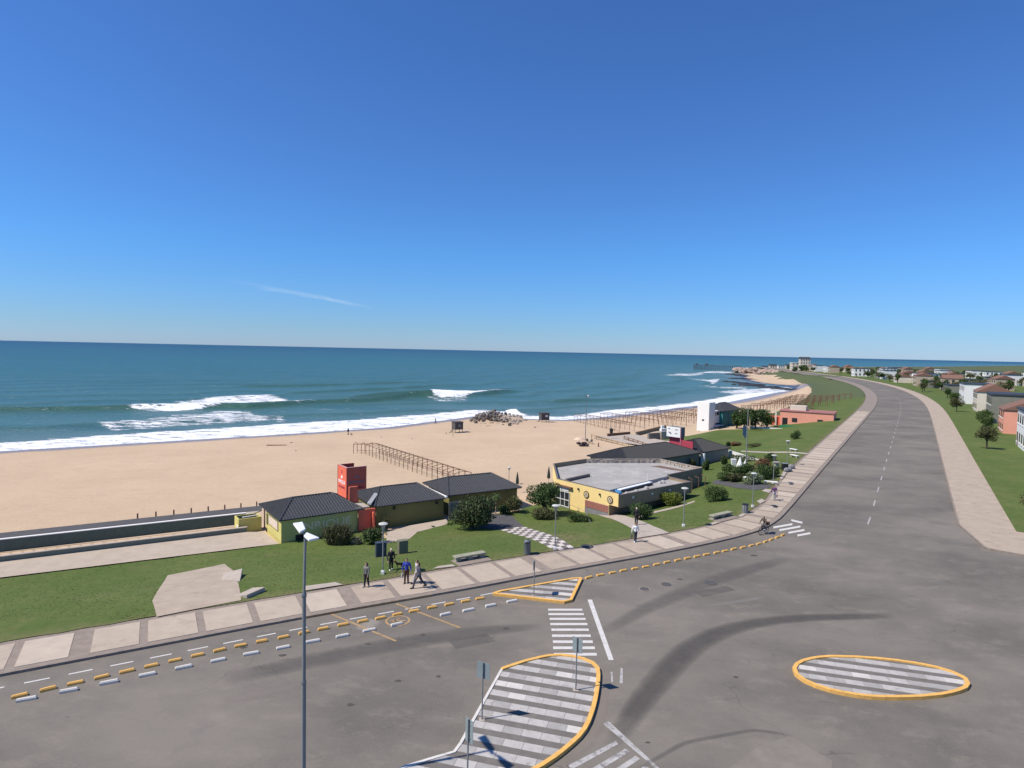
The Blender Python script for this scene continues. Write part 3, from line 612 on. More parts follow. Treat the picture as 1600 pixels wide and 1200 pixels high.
sy_, sw_ = stop_mesh('kerb_stop', .63, .17, .15, m_yk), stop_mesh('white_kerb_stop', .76, .17, .15, m_wk)
YS = [(343, 1017.5), (376, 1010), (409, 1003.5), (443, 997), (475, 990), (505, 984), (536, 977.5), (567, 972), (594.5, 967), (621, 961), (647, 956), (675, 950.5), (702, 945.5), (727.5, 940.5), (750, 936.5)]
YS2 = [(920, 903.5), (938, 899.5), (957, 896), (974, 892.5), (992, 889.5), (1009, 886.5), (1026, 883), (1042, 879.6), (1059, 876.5), (1074, 873.5), (1089, 870.5), (1104, 867.5), (1120, 864.5), (1133, 862), (1146.5, 859), (1161, 856.5), (1174, 853.2), (1185.6, 850.5), (1196, 847.2), (1205, 844), (1214.6, 840.5), (1223, 837)]
WS = [(341, 1033), (392.5, 1022.5), (442.5, 1013), (489, 1003.5), (535, 995), (577, 986), (620, 977), (696, 961), (732, 954.5), (766.6, 947.5), (800, 940.5)]
ORD = 'first second third fourth fifth sixth seventh eighth ninth tenth eleventh twelfth thirteenth fourteenth fifteenth sixteenth seventeenth eighteenth nineteenth twentieth twenty-first twenty-second twenty-third twenty-fourth'.split()
def stops(px, me, label, group, rev, ext=None):
    pts = [np.array(pz([a])[0]) for a in px]
    if ext: d = pts[0] - pts[1]; pts = [pts[0] + d * k for k in range(ext, 0, -1)] + pts
    for i, p in enumerate(pts):
        q = pts[min(i + 1, len(pts) - 1)] - pts[max(i - 1, 0)]; o = len(pts) - 1 - i if rev else i
        k = link('kerb_stop', me, None, None, (p[0], p[1], 0), math.atan2(q[1], q[0]) + random.uniform(-.06, .06)); k.scale = (random.uniform(.92, 1.05), 1, random.uniform(.9, 1.05))
        tag(k, label % ORD[o], 'kerb stop', group)
stops(YS, sy_, 'yellow kerb stop, %s in the row leftwards from the triangular island', 'yellow kerb stops left of the triangular island', True, 8)
stops(YS2, sy_, 'yellow kerb stop, %s in the curved row from the triangular island to the far crossing', 'yellow kerb stops right of the triangular island', False)
stops(WS, sw_, 'white kerb stop, %s in the outer row counted leftwards from the triangular island', 'white kerb stops', True, 5)

# traffic islands
def clip_half(poly, p, n_):
    o = []
    for i in range(len(poly)):
        a, b_ = np.array(poly[i]), np.array(poly[(i + 1) % len(poly)]); da, db = (a - p) @ n_, (b_ - p) @ n_
        if da >= 0: o.append(tuple(a))
        if da * db < 0: o.append(tuple(a + (b_ - a) * da / (da - db)))
    return o
def island(name, label, outline, yellow, white_edges, d, org, period, frac, pave_len):
    root = thing(name, label, 'traffic island', (*org, 0)); loc = lambda p: (p[0] - org[0], p[1] - org[1])
    pl = [loc(p) for p in outline]
    MB().prism(pl, -.02, .10).build('base', m_stripe_d, root)
    arr = np.array(pl); nrm = np.array([-d[1], d[0]]); lo, hi = (arr @ nrm).min(), (arr @ nrm).max(); cen = arr.mean(0)
    k = lo + .15; per = period
    while k < hi:
        s_ = clip_half(clip_half(pl, nrm * k, nrm), nrm * (k + per * frac), -nrm)
        if len(s_) > 2:
            a = np.array(s_) @ d; x = a.min() - random.uniform(0, pave_len)
            while x < a.max():
                q = clip_half(clip_half(s_, d * (x + .006), d), d * (x + pave_len - .006), -d)
                if len(q) > 2 and pave_len:
                    MB().prism(q, .08, .112 + random.uniform(-.002, .003)).build('paver', random.choices([m_pavA, m_pavB, m_pavC], [7, 4, 1])[0], root)
                x += pave_len
        k += per
    for part, (segs, mt, w, h) in (('yellow_kerb', (yellow, m_yk, .20, .17)), ('white_kerb', (white_edges, m_wk, .13, .14))):
        for sg in segs:
            ln = np.array([loc(p) for p in sg]); ln = resamp(ln, np.linspace(0, arcl(ln)[-1], max(2, int(arcl(ln)[-1] / .6) + 1)))
            ou, inn = offs(ln, -w / 2), offs(ln, w / 2)
            for a in range(len(ln) - 1):
                e = .004; MB().prism([tuple(ou[a]), tuple(ou[a + 1] * (1 - e) + ou[a] * e), tuple(inn[a + 1] * (1 - e) + inn[a] * e), tuple(inn[a])], -.02, h + random.uniform(-.004, .004)).build('kerb_block' if part == 'yellow_kerb' else 'pale_kerb_block', mt, root)
    return root
tri = pz([(771, 930), (882, 943), (892, 940), (908, 906), (902, 905.5), (779, 927)])
td = np.array(pz([(862, 929)])[0]) - np.array(pz([(835, 926)])[0]); td /= np.hypot(*td)
tp = pz([(790, 927.5), (900, 937)]); td = np.array(tp[1]) - np.array(tp[0]); td /= np.hypot(*td)
island('triangular_island', 'small triangular traffic island with thick yellow kerb and striped paving by the promenade', tri, [[tri[0], tri[1], tri[2]], [tri[2], tri[3]], [tri[3], tri[4], tri[5], tri[0]]], [], td, tuple(np.mean(tri, 0)), .95, .5, 1.0)
tear_px = [(713, 1178), (740, 1128), (784, 1049), (815, 1038), (849, 1029.5), (866, 1027), (882, 1027), (905, 1030.5), (928, 1039), (935.5, 1049), (934, 1076), (927, 1112), (913, 1147), (884, 1174), (850, 1199), (806, 1222), (700, 1262), (560, 1290), (440, 1292), (560, 1232), (640, 1200)]
tear = pz(tear_px)
def chaikin(p, it=2):
    for _ in range(it):
        q = [p[0]]
        for a, b_ in zip(p[:-1], p[1:]): a, b_ = np.array(a), np.array(b_); q += [tuple(a * .75 + b_ * .25), tuple(a * .25 + b_ * .75)]
        p = q + [p[-1]]
    return p
yel_run = chaikin(tear[2:17])
sp2 = pz([(762.6, 1092), (921.3, 1120)]); sd_ = np.array(sp2[1]) - np.array(sp2[0]); sd_ /= np.hypot(*sd_)
island('leaf_shaped_island', 'large leaf-shaped traffic island with pale stripes and a yellow kerb on its right side', [tear[0], tear[1]] + yel_run + tear[17:], [yel_run], [[tear[20], tear[0], tear[1], tear[2]], [tear[19], tear[20]]], sd_, tuple(np.mean(tear, 0)), .88, .54, .85)
oc = pz([(1345, 1059)])[0]; oth = [(oc[0] + 3.35 * math.cos(q) * (1.0 if math.cos(q) < 0 else 1.6), oc[1] + 2.0 * math.sin(q)) for q in np.linspace(0, 2 * PI, 26)[:-1]]
island('round_ended_island', 'traffic island with a rounded yellow kerb cut by the right photo edge', oth, [oth + [oth[0]]], [], sd_, tuple(np.mean(oth, 0)), .88, .54, .85)

# manholes and drains
def disc(name, px, r_, mat, z, label, cat='manhole cover'):
    p = P(*px, z); o = MB().lathe([(r_, 0), (r_, .012)], n=20).build(name, mat, None, False, (p.x, p.y, z)); tag(o, label, cat)
    MB().lathe([(r_ * .78, .012), (r_ * .78, .02)], n=18).build('lid', m_asph, o); return o
disc('manhole_cover', (1007, 920.5), .42, m_kerb, .004, 'round manhole cover with a pale rim nearest the yellow kerb row')
disc('manhole_cover', (1041, 913), .36, m_asph, .004, 'dark oval manhole cover between the other two on the road')
disc('manhole_cover', (1110, 911), .45, m_asph, .004, 'dark manhole cover farthest right on the asphalt')
disc('manhole_cover', (917, 854), .55, m_dark, .137, 'black round manhole cover at the lawn edge of the promenade')
for px, lb in (((1212, 792), 'small dark drain grate on the promenade nearer the cyclist'), ((1236.5, 756.5), 'small dark drain grate on the promenade beyond the walker in purple')):
    p = P(*px, .14); tag(MB().box((0, 0, 0), (.75, .45, .02)).build('drain_grate', m_dark, None, False, (p.x, p.y, .142), R(50)), lb, 'drain')

# ------------------------------------------------------------------ paths on the lawn
def onlawn(name, px, mat, dz=.06, sp=.9): return tag(sheet(name, [gp(*a) for a in px], mat, lambda x, y: ter(x, y) + dz, sp), kind='structure')
onlawn('patio', [(-300, 945), (0, 903.5), (350, 861), (390, 856), (437, 850.5), (412, 832), (385, 832), (350, 836), (0, 872), (-300, 905)], m_slab)
onlawn('access_ramp', [(351, 882), (364, 892), (373, 915), (377, 939), (310, 952), (245, 965), (238, 940), (262, 900)], m_slabB)
onlawn('concrete_pad', [(604, 850), (640, 842.5), (652, 832), (702, 819), (697, 812), (640, 822), (604, 833)], m_slab)
onlawn('shade_toned_path', [(736, 812), (752, 825), (783, 829), (818, 822.5), (800, 806), (770, 803)], m_asph)  # dark asphalt tone stands in for the tree shade on this path
onlawn('garden_path', [(916, 802), (934, 805), (957, 812), (975, 820), (990, 829), (992, 842), (1046, 833.5), (1021, 823), (1000, 814), (975, 806), (950, 801.5), (935, 798), (918, 796)], m_conc)
onlawn('asphalt_path', [(1112, 756), (1150, 763), (1178, 766.5), (1199, 764), (1208, 759), (1190, 757), (1150, 755), (1118, 750)], m_asph)
onlawn('lawn_path', [(1158, 704.5), (1200, 706.5), (1262, 708.5), (1262, 710.5), (1200, 708.5), (1158, 706)], m_conc)
onlawn('gutter_path', [(985, 812), (1020, 800), (1060, 791), (1085, 783), (1086, 785), (1060, 793.5), (1020, 803), (988, 815)], m_conc)
for q in ([(1182, 784), (1190, 780), (1196, 783.5), (1188, 788)], [(1190, 768), (1196, 764.5), (1206, 766), (1202, 771)], [(1218, 748), (1224, 737), (1229, 739), (1222, 750)], [(1107, 820), (1117, 815.5), (1125, 817), (1112, 821.5)], [(1153, 807), (1160, 803), (1167, 804), (1158, 809)], [(472, 925), (478, 917), (524, 911), (536, 915)], [(676, 890), (685, 886), (707, 883), (712, 886)]):
    onlawn('edge_pad', q, m_conc, .075, .6)
# checkered path: single pavers
ck_root = thing('checkered_path', 'diagonal checkered path of pale and dark square pavers crossing the lawn', 'path', tuple(G(838, 843)))
c4 = [v2(G(*a)) for a in ((866, 861.5), (783, 829), (817, 822.5), (897, 856.5))]
nu, nv = 16, 4; tl = lambda u, v: (c4[0] * (1 - u) + c4[1] * u) * (1 - v) + (c4[3] * (1 - u) + c4[2] * u) * v
o0 = ck_root.location
for i in range(nu):
    for j in range(nv):
        q = [tl(a / nu, b_ / nv) for a, b_ in ((i + .02, j + .02), (i + .98, j + .02), (i + .98, j + .98), (i + .02, j + .98))]
        jz = random.uniform(0, .008)
        zz = [float(ter(np.array([p[0]]), np.array([p[1]]))[0]) + .055 + jz - o0.z for p in q]
        mb = MB(); mb.v = [(p[0] - o0.x, p[1] - o0.y, z - .05) for p, z in zip(q, zz)] + [(p[0] - o0.x, p[1] - o0.y, z) for p, z in zip(q, zz)]
        mb.f = [(4, 7, 6, 5), (0, 1, 5, 4), (1, 2, 6, 5), (2, 3, 7, 6), (3, 0, 4, 7)]; mb.f = [f[::-1] for f in mb.f]
        mb.build('paver', M('pale_checker_paver', (.56, .51, .46), .85, .1, 3) if (i + j) % 2 else M('dark_checker_paver', (.15, .13, .12), .85, .15, 3), ck_root)

# grass tufts over the nearer lawn
def tufts(n_):
    X = RNG.uniform(-42, 44, n_ * 3); Y = RNG.uniform(36, 108, n_ * 3); k = inpoly(X, Y, lawn_poly) & ~inpoly(X, Y, [gp(*a) for a in [(351, 882), (364, 892), (373, 915), (377, 939), (310, 952), (245, 965), (238, 940), (262, 900)]])
    for px in ([(604, 850), (640, 842.5), (652, 832), (702, 819), (697, 812), (640, 822), (604, 833)], [(736, 812), (752, 825), (783, 829), (818, 822.5), (800, 806)], [(916, 802), (934, 805), (957, 812), (975, 820), (990, 829), (992, 842), (1046, 833.5), (1021, 823), (1000, 814), (975, 806), (950, 801.5), (935, 798), (918, 796)], [(866, 861.5), (783, 829), (817, 822.5), (897, 856.5)], [(1112, 756), (1150, 763), (1178, 766.5), (1199, 764), (1208, 759), (1190, 757), (1150, 755), (1118, 750)]):
        k &= ~inpoly(X, Y, [gp(*a) for a in px])
    k &= RNG.random(len(X)) < .35 + .65 * fbm(X, Y, 2.2, 4)
    X, Y = X[k][:n_], Y[k][:n_]; Z = ter(X, Y) + .03; n = len(X); a = RNG.uniform(0, 2 * PI, n); h = RNG.uniform(.01, .036, n); w = RNG.uniform(.04, .08, n); lx, ly = RNG.normal(0, .06, n), RNG.normal(0, .06, n)
    V = np.stack([np.stack([X - np.cos(a) * w, Y - np.sin(a) * w, Z], 1), np.stack([X + np.cos(a) * w, Y + np.sin(a) * w, Z], 1), np.stack([X + lx, Y + ly, Z + h], 1)], 1).reshape(-1, 3)
    me = bpy.data.meshes.new('grass_tufts'); me.vertices.add(3 * n); me.vertices.foreach_set('co', V.ravel().astype(np.float32)); me.loops.add(3 * n); me.loops.foreach_set('vertex_index', np.arange(3 * n, dtype=np.int32))
    me.polygons.add(n); me.polygons.foreach_set('loop_start', np.arange(0, 3 * n, 3, dtype=np.int32)); me.update(calc_edges=True); me.materials.append(M('grass_tuft_blades', (.10, .142, .035), .8, .3, .5, c2=(.14, .165, .05), island=.35, trans=.2)); tag(link('grass_tufts', me), kind='stuff', label='short grass growing all over the lawn')
tufts(45000)

# ------------------------------------------------------------------ buildings
def text_mesh(s, size, ext, mat, bold=True):
    cu = bpy.data.curves.new('lettering', 'FONT'); cu.body = s; cu.size = size; cu.extrude = ext; cu.align_x = 'CENTER'; cu.align_y = 'CENTER'; cu.offset = .02 * size if bold else 0
    o = bpy.data.objects.new('lettering', cu); COL.objects.link(o); dg = bpy.context.evaluated_depsgraph_get(); me = bpy.data.meshes.new_from_object(o.evaluated_get(dg)); bpy.data.objects.remove(o)
    me.materials.clear(); me.materials.append(mat); return me
def put_text(s, size, mat, parent, loc, face_rz, sx=1.0, ext=.015):        # lettering on a vertical wall; face_rz turns it about z (0: faces -y)
    o = link('lettering', text_mesh(s, size, ext, mat), None, parent, loc); o.rotation_euler = (PI / 2, 0, face_rz); o.scale = (sx, 1, 1); return o
def hip_roof(root, L_, D_, ez, rz, r0, r1, mat, ribs=.29):
    mb = MB(); y = D_ / 2; th = .10
    v = [(0, 0, ez), (L_, 0, ez), (L_, D_, ez), (0, D_, ez), (r0, y, rz), (r1, y, rz)]
    mb.v = v + [(a, b_, ez - th) for a, b_, _ in v[:4]]
    mb.f = [(0, 1, 5, 4), (1, 2, 5), (2, 3, 4, 5), (3, 0, 4), (0, 6, 7, 1), (1, 7, 8, 2), (2, 8, 9, 3), (3, 9, 6, 0), (9, 8, 7, 6)]
    rf = mb.build('roof', mat, root)
    tb = MB(); h = .075; w = .055
    def rib(p, q):
        p, q = Vector(p), Vector(q); t_ = (q - p).normalized(); a = t_.cross(Vector((0, 0, 1))).normalized() * w; u = Vector((0, 0, h))
        i = len(tb.v); tb.v += [tuple(p - a), tuple(p + u), tuple(p + a), tuple(q - a), tuple(q + u), tuple(q + a)]; tb.f += [(i, i + 1, i + 4, i + 3), (i + 1, i + 2, i + 5, i + 4), (i, i + 2, i + 1)]
    def face_ribs(A, B, C, D):                            # eave A-B, top D-C
        A, B, C, D = map(Vector, (A, B, C, D)); e = (B - A); n_ = int(e.length / ribs); en = e.normalized(); up_ = ((D - A) - en * (D - A).dot(en)); hgt_ = up_.length; up_.normalize()
        xd, xc = (D - A).dot(en), (C - A).dot(en)
        for k in range(n_ + 1):
            x = (k + .5) * ribs
            if x >= e.length: break
            top = 1.0
            if x < xd: top = x / xd
            if x > xc: top = min(top, (e.length - x) / (e.length - xc))
            rib(A + en * x - up_ * .03 + Vector((0, 0, .004)), A + en * x + up_ * hgt_ * top * .995 + Vector((0, 0, .004)))
    face_ribs(v[0], v[1], v[5], v[4]); face_ribs(v[2], v[3], v[4], v[5]); face_ribs(v[1], v[2], v[5], v[5]); face_ribs(v[3], v[0], v[4], v[4])
    o = tb.build('tile_rows', mat, rf); o['kind'] = 'stuff'
    rc = MB()
    for a, b_ in ((0, 4), (3, 4), (1, 5), (2, 5), (4, 5)): rc.tube([Vector(v[a]) + Vector((0, 0, .02)), Vector(v[b_]) + Vector((0, 0, .03))], .085, 6)
    rc.build('ridge_cap', mat, rf)
    return rf
def walls(root, x0, x1, y0, y1, z0, z1, mat, name='wall', th=.18):
    mb = MB(); mb.b2((x0, y0, z0), (x1, y0 + th, z1)); mb.b2((x0, y1 - th, z0), (x1, y1, z1)); mb.b2((x0, y0 + th, z0), (x0 + th, y1 - th, z1)); mb.b2((x1 - th, y0 + th, z0), (x1, y1 - th, z1))
    return mb.build(name, mat, root)
# --- green beach building with the hipped roof
ang = R(36.5); zb = -2.05
h1 = thing('beach_building', 'lime green hip-roofed beach building with large wall lettering, left of the red tower', 'building', (-21.4, 57.13, zb), ang, 'hip-roofed beach buildings')
hip_roof(h1, 8.3, 7.3, 2.30, 3.45, 2.3, 6.2, m_roof)
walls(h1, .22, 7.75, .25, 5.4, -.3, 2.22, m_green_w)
put_text('ENRIQUE', 1.02, M('pale_wall_lettering', (.80, .66, .40), .8), h1, (4.35, .235, 1.25), 0, 1.28)
put_text('BALNEARIO', .26, M('pale_wall_lettering', (.85, .78, .60)), h1, (4.75, .238, 1.95), 0, 1.2)
hb = MB().b2((1.55, .18, -.1), (2.55, .26, .62)).build('hatch', m_dark, h1)
pb = MB().b2((.17, 1.25, 1.0), (.215, 4.3, 1.85)).build('wall_poster', M('cream_poster', (.66, .55, .44), .6, .15, 2, blot=((.55, .2, .13), 2.6, .56)), h1)
fr = MB(); fr.b2((.15, 1.2, .95), (.2, 4.35, 1.0)); fr.b2((.15, 1.2, 1.85), (.2, 4.35, 1.9)); fr.b2((.15, 1.2, 1.0), (.2, 1.25, 1.85)); fr.b2((.15, 4.3, 1.0), (.2, 4.35, 1.85)); fr.build('poster_frame', m_olive, pb)
MB().b2((.16, 4.75, .75), (.218, 5.1, 1.85)).build('side_panel', M('dark_green_panel', (.10, .12, .05)), h1)
MB().b2((.16, 5.0, -.05), (.218, 5.25, .3)).build('vent', m_dark, h1)
for y in (.6, 2.6, 4.6): MB().tube([(-.0, y, 2.2), (.3, y, 2.2)], .03, 6).build('rafter_end', m_wood, h1)
# veranda posts on the beach side
for x in (.5, 2.9, 5.3, 7.6): MB().b2((x - .06, 7.0, -.9), (x + .06, 7.12, 2.2)).build('post', m_woodp, h1)
# --- olive building
h2 = thing('beach_building', 'dark olive hip-roofed beach building between the red tower and the large tree', 'building', (-13.8, 62.88, zb), R(33), 'hip-roofed beach buildings')
hip_roof(h2, 8.15, 7.3, 2.30, 3.45, 1.9, 6.3, m_roof)
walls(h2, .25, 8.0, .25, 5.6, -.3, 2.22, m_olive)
for x in (2.2, 7.1): MB().b2((x - .12, .1, 1.75), (x + .12, .26, 2.0)).build('wall_lamp', m_dark, h2)
fl = MB(); fl.v = [(-.55, .75, 2.45), (-.25, .35, 2.45), (1.25, 2.3, 2.95), (.95, 2.7, 2.95)]; fl.v += [(a, b_, c_ + .16) for a, b_, c_ in fl.v]; fl.f = [(3, 2, 1, 0), (4, 5, 6, 7), (0, 1, 5, 4), (1, 2, 6, 5), (2, 3, 7, 6), (3, 0, 4, 7)]
fl.build('roof_flashing', M('pale_roof_flashing', (.3, .31, .31), .6), h2)
MB().b2((8.05, -.1, 2.32), (8.3, 6.9, 2.5)).build('gutter', m_white, h2)
for x in (.6, 4.0, 7.6): MB().b2((x - .06, 7.0, -.9), (x + .06, 7.12, 2.2)).build('post', m_woodp, h2)
# --- third building behind the tree
h3 = thing('beach_building', 'dark hip-roofed beach building behind the large tree and the small palms', 'building', (-6.8, 68.5, zb), R(31), 'hip-roofed beach buildings')
hip_roof(h3, 9.6, 7.4, 2.30, 3.55, 1.6, 7.4, m_roof)
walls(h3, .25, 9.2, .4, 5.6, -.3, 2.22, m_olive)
for x in (.8, 5.0, 9.1): MB().b2((x - .06, 7.1, -.9), (x + .06, 7.22, 2.2)).build('post', m_woodp, h3)
# slatted gate between them
gt = thing('slatted_gate', 'grey vertical slat gate between the olive building and the large tree', 'gate', (-6.55, 66.6, zb), R(31))
for k in range(11): MB().b2((k * .17, 0, -.1), (k * .17 + .12, .05, 2.0)).build('slat', M('gate_slat_grey', (.16, .17, .165), .7), gt)
for z in (.3, 1.7): MB().b2((0, .052, z), (1.85, .1, z + .08)).build('rail', m_pole, gt)
# --- red tower and red walls
rt_ = thing('sign_tower', 'tall red open sign tower with white and dark lettering rising behind the lime green building', 'sign tower', (-18.6, 69.9, zb), R(36.5))
MB().b2((0, 0, -.9), (2.42, .2, 4.87)).build('front_panel', m_red, rt_)
MB().b2((0, .203, -.9), (.2, 2.55, 4.87)).build('side_panel', m_red, rt_)
MB().b2((.0, 2.553, -.9), (1.95, 2.75, 4.87)).build('back_panel', M('dark_red_brown_panel', (.30, .06, .05), .8), rt_)
cp_ = MB(); cp_.b2((-.02, -.02, 4.873), (2.44, .2, 4.91)); cp_.b2((-.02, .2, 4.873), (.2, 2.77, 4.91)); cp_.build('coping', M('pale_red_coping', (.5, .3, .27)), rt_)
mw, mpu = M('white_sign_paint', (.80, .74, .74), .7), M('purple_sign_paint', (.33, .05, .07), .7)
put_text('ENRIQUE', .50, mw, rt_, (-.003, 1.38, 3.05), -PI / 2, .98)
put_text('BALNEARIO', .36, mpu, rt_, (-.003, 1.38, 2.45), -PI / 2, .98)
put_text('ENRIQUE', .48, M('shade_dulled_white_paint', (.32, .20, .22)), rt_, (1.25, -.003, 3.15), 0, .92)  # white lettering dulled to mauve for the tower's shaded front
put_text('BALNEARIO', .36, mpu, rt_, (1.2, -.003, 2.5), 0, .9)
MB().ball((-.005, 1.4, 3.62), (.02, .25, .2), 8, 5).build('emblem', mw, rt_); MB().b2((-.02, 1.3, 4.05), (.0, 1.5, 4.4)).build('emblem_mark', mpu, rt_)
MB().ball((1.25, -.005, 3.75), (.3, .02, .12), 8, 5).build('emblem', M('shade_dulled_white_paint', (.32, .2, .22)), rt_)
rw = thing('red_wall', 'dark red wall with a taller red pillar joining the two tile-roofed buildings', 'wall', (-15.15, 61.75, zb), R(34))
MB().b2((0, 0, -.3), (1.75, .2, 2.2)).build('wall', m_red, rw)
MB().b2((-.15, 2.4, -.3), (.75, 2.65, 4.1)).build('pillar', m_red, rw)
MB().b2((-.25, .2, 2.25), (1.2, 2.35, 2.4)).build('canopy_slab', m_conc, rw)
MB().b2((1.35, -.45, -.3), (1.5, -.003, 1.9)).build('fin', m_red, rw)
# --- low yard box, garden walls and walkway at the left
yb = thing('yard_box', 'small lime green walled box with an open dark top beside the lime green building', 'walled box', (-26.9, 60.9, zb), R(36.5))
walls(yb, 0, 2.2, 0, 1.7, -.3, 1.25, m_green_w, 'wall', .12); MB().b2((.12, .12, .9), (2.08, 1.58, .96)).build('dark_inside_sheet', m_dark, yb); MB().box((1.3, .9, 1.2), (1.5, .16, .06), .1).build('white_bar', m_white, yb)  # near-black sheet added for the dark inside of the open box
MB().b2((-.02, .15, -.25), (-.003, .7, .6)).build('white_patch', m_white, yb)
def low_wall(name, label, a, b_, h, th, top, side, ext=48):
    a, b_ = v2(G(*a)), v2(G(*b_)); d = (b_ - a) / np.hypot(*(b_ - a)); d = np.array([.857, .515]); a = b_ - d * ext; L_ = np.hypot(*(b_ - a)); o = thing(name, label, 'wall', (a[0], a[1], zb), math.atan2(d[1], d[0]))
    MB().b2((0, 0, -.5), (L_, th, h)).build('wall', side, o); MB().b2((-.03, -.05, h + .002), (L_ + .03, th + .05, h + .07)).build('coping', top, o); return o
low_wall('garden_wall', 'long low dark teal wall with a white coping behind the patio', (350, 827), (384, 821), .62, .25, m_white, M('dark_green_wall', (.09, .13, .11), .8))
low_wall('garden_wall', 'lower grey-green wall with a pale edge directly beside the patio', (350, 836), (386, 831.5), .5, .25, m_conc, M('grey_green_wall', (.15, .18, .15), .8))
wk_ = [(350, 797), (408, 791), (408, 798.5), (350, 804.5)]
a, b_, c_, d_ = [v2(G(*q)) for q in wk_]; dd = np.array([-.85, -.527]) * 60
tag(sheet('walkway', [tuple(d_ + dd), tuple(d_), tuple(c_), tuple(b_), tuple(a), tuple(a + dd)], m_asph, lambda x, y: ter(x, y) + .09, 1.5), kind='structure')
e_, f_ = v2(G(386, 806.5)), v2(G(350, 812.5))
tag(sheet('walkway_edge', [tuple(f_ + dd), tuple(f_), tuple(e_), tuple(c_), tuple(d_), tuple(d_ + dd)], m_conc, lambda x, y: ter(x, y) + .07, 1.5), kind='structure')
for k in range(-5, 3):
    p = b_ + (a - b_) * ((399 - 375.5) / 52) * (1.0 - k) + (a - b_) * -.25; p = b_ + (a - b_) * (.15 + .43 * (2 - k)); z = tz(*p)
    o = thing('bollard', 'short dark wooden bollard, %s along the grey walkway from the lime green building' % ORD[k + 5], 'bollard', (p[0], p[1] + .3, z), 0, 'walkway bollards')
    MB().tube([(0, 0, 0), (0, 0, .55)], .085, 8).build('post', m_wood, o); MB().tube([(0, 0, .55), (0, 0, .6)], [.085, .05], 8).build('cap', m_wood, o)
# broken concrete ramps in the lawn corner
for px, sz, rz, lb in (((362, 905), (1.3, 2.6, .3), 20, 'larger tilted pale concrete slab at the left end of the lawn'), ((391, 928), (1.1, 1.5, .32), -25, 'small tilted pale concrete block at the corner of lawn and promenade')):
    p = G(*px); o = MB(); w, d, h = sz; o.v = [(-w / 2, -d / 2, -.1), (w / 2, -d / 2, -.1), (w / 2, d / 2, -.1), (-w / 2, d / 2, -.1), (-w / 2, -d / 2, .06), (w / 2, -d / 2, h), (w / 2, d / 2, h), (-w / 2, d / 2, .08)]
    o.f = [(3, 2, 1, 0), (4, 5, 6, 7), (0, 1, 5, 4), (1, 2, 6, 5), (2, 3, 7, 6), (3, 0, 4, 7)]; tag(bevel(o.build('concrete_slab', m_conc, None, False, tuple(p), R(rz)), .03), lb, 'concrete slab')

# --- yellow building with the flat roof
yo = Vector((5.65, 74.23, 0)); Yb = thing('restaurant_building', 'warm yellow flat-roofed restaurant with grey roof, skylight and two round wall signs', 'building', (5.65, 74.23, -2.0))
def yl(x, y): return (x - yo.x, y - yo.y)
pa, pb_, pc, pd, pe, pf, pg = (5.65, 74.23), (11.86, 66.92), (22.22, 75.16), (20.2, 78.1), (26.09, 83.46), (21.9, 89.9), (10.81, 88.58)
ph = (5.83, 84.2)
outl = [yl(*q) for q in (pa, pb_, pc, pd, pe, pf, pg, ph)]
def inset(poly, d):                                   # CCW polygon moved inwards
    o = []; n_ = len(poly)
    for i in range(n_):
        p0, p1, p2 = (np.array(poly[(i + k) % n_]) for k in (-1, 0, 1)); a = (p1 - p0) / np.hypot(*(p1 - p0)); b_ = (p2 - p1) / np.hypot(*(p2 - p1)); na, nb = np.array([-a[1], a[0]]), np.array([-b_[1], b_[0]])
        m_ = na + nb; m_ = m_ / (m_ @ m_) * 2; o.append(tuple(p1 + m_ * d))
    return o
low_in = inset(outl, .0); lowp = list(outl); u_f = np.array([.783, .622])            # lower walls step back under the annex side
lowp[1] = tuple(np.array(outl[0]) + (np.array(outl[1]) - np.array(outl[0])) * .865); n45 = np.array([-.62, .78]) * 1.15
lowp[2] = tuple(np.array(outl[2]) + n45 * .9)
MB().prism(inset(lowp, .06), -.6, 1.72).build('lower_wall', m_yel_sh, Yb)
up_in = inset(outl, .22)
upw = MB()
walls_names = []
def wall_strip(a, b_, ai, bi, z0, z1, mat, nm): return MB().prism([a, b_, bi, ai], z0, z1).build(nm, mat, Yb)
tops = 3.2
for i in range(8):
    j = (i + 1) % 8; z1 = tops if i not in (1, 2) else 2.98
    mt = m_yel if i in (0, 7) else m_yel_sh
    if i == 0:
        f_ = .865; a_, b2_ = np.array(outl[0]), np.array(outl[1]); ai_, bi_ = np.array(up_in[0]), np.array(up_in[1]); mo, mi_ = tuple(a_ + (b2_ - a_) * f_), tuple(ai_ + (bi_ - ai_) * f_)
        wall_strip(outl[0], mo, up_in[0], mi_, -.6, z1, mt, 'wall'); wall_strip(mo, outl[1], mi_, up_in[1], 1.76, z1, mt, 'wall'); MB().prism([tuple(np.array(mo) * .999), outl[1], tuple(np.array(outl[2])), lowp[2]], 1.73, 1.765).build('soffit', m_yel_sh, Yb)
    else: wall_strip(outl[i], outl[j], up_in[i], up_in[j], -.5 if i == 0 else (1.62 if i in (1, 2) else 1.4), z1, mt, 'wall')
    MB().prism([tuple(np.array(outl[i])), tuple(np.array(outl[j])), up_in[j], up_in[i]], z1 + .002, z1 + .07).build('parapet_coping', m_rough if i in (4, 5) else M('dark_coping', (.15, .13, .115), .8), Yb)
MB().prism(inset(outl, .2), 1.735, 2.72).build('roof', m_roofc, Yb)
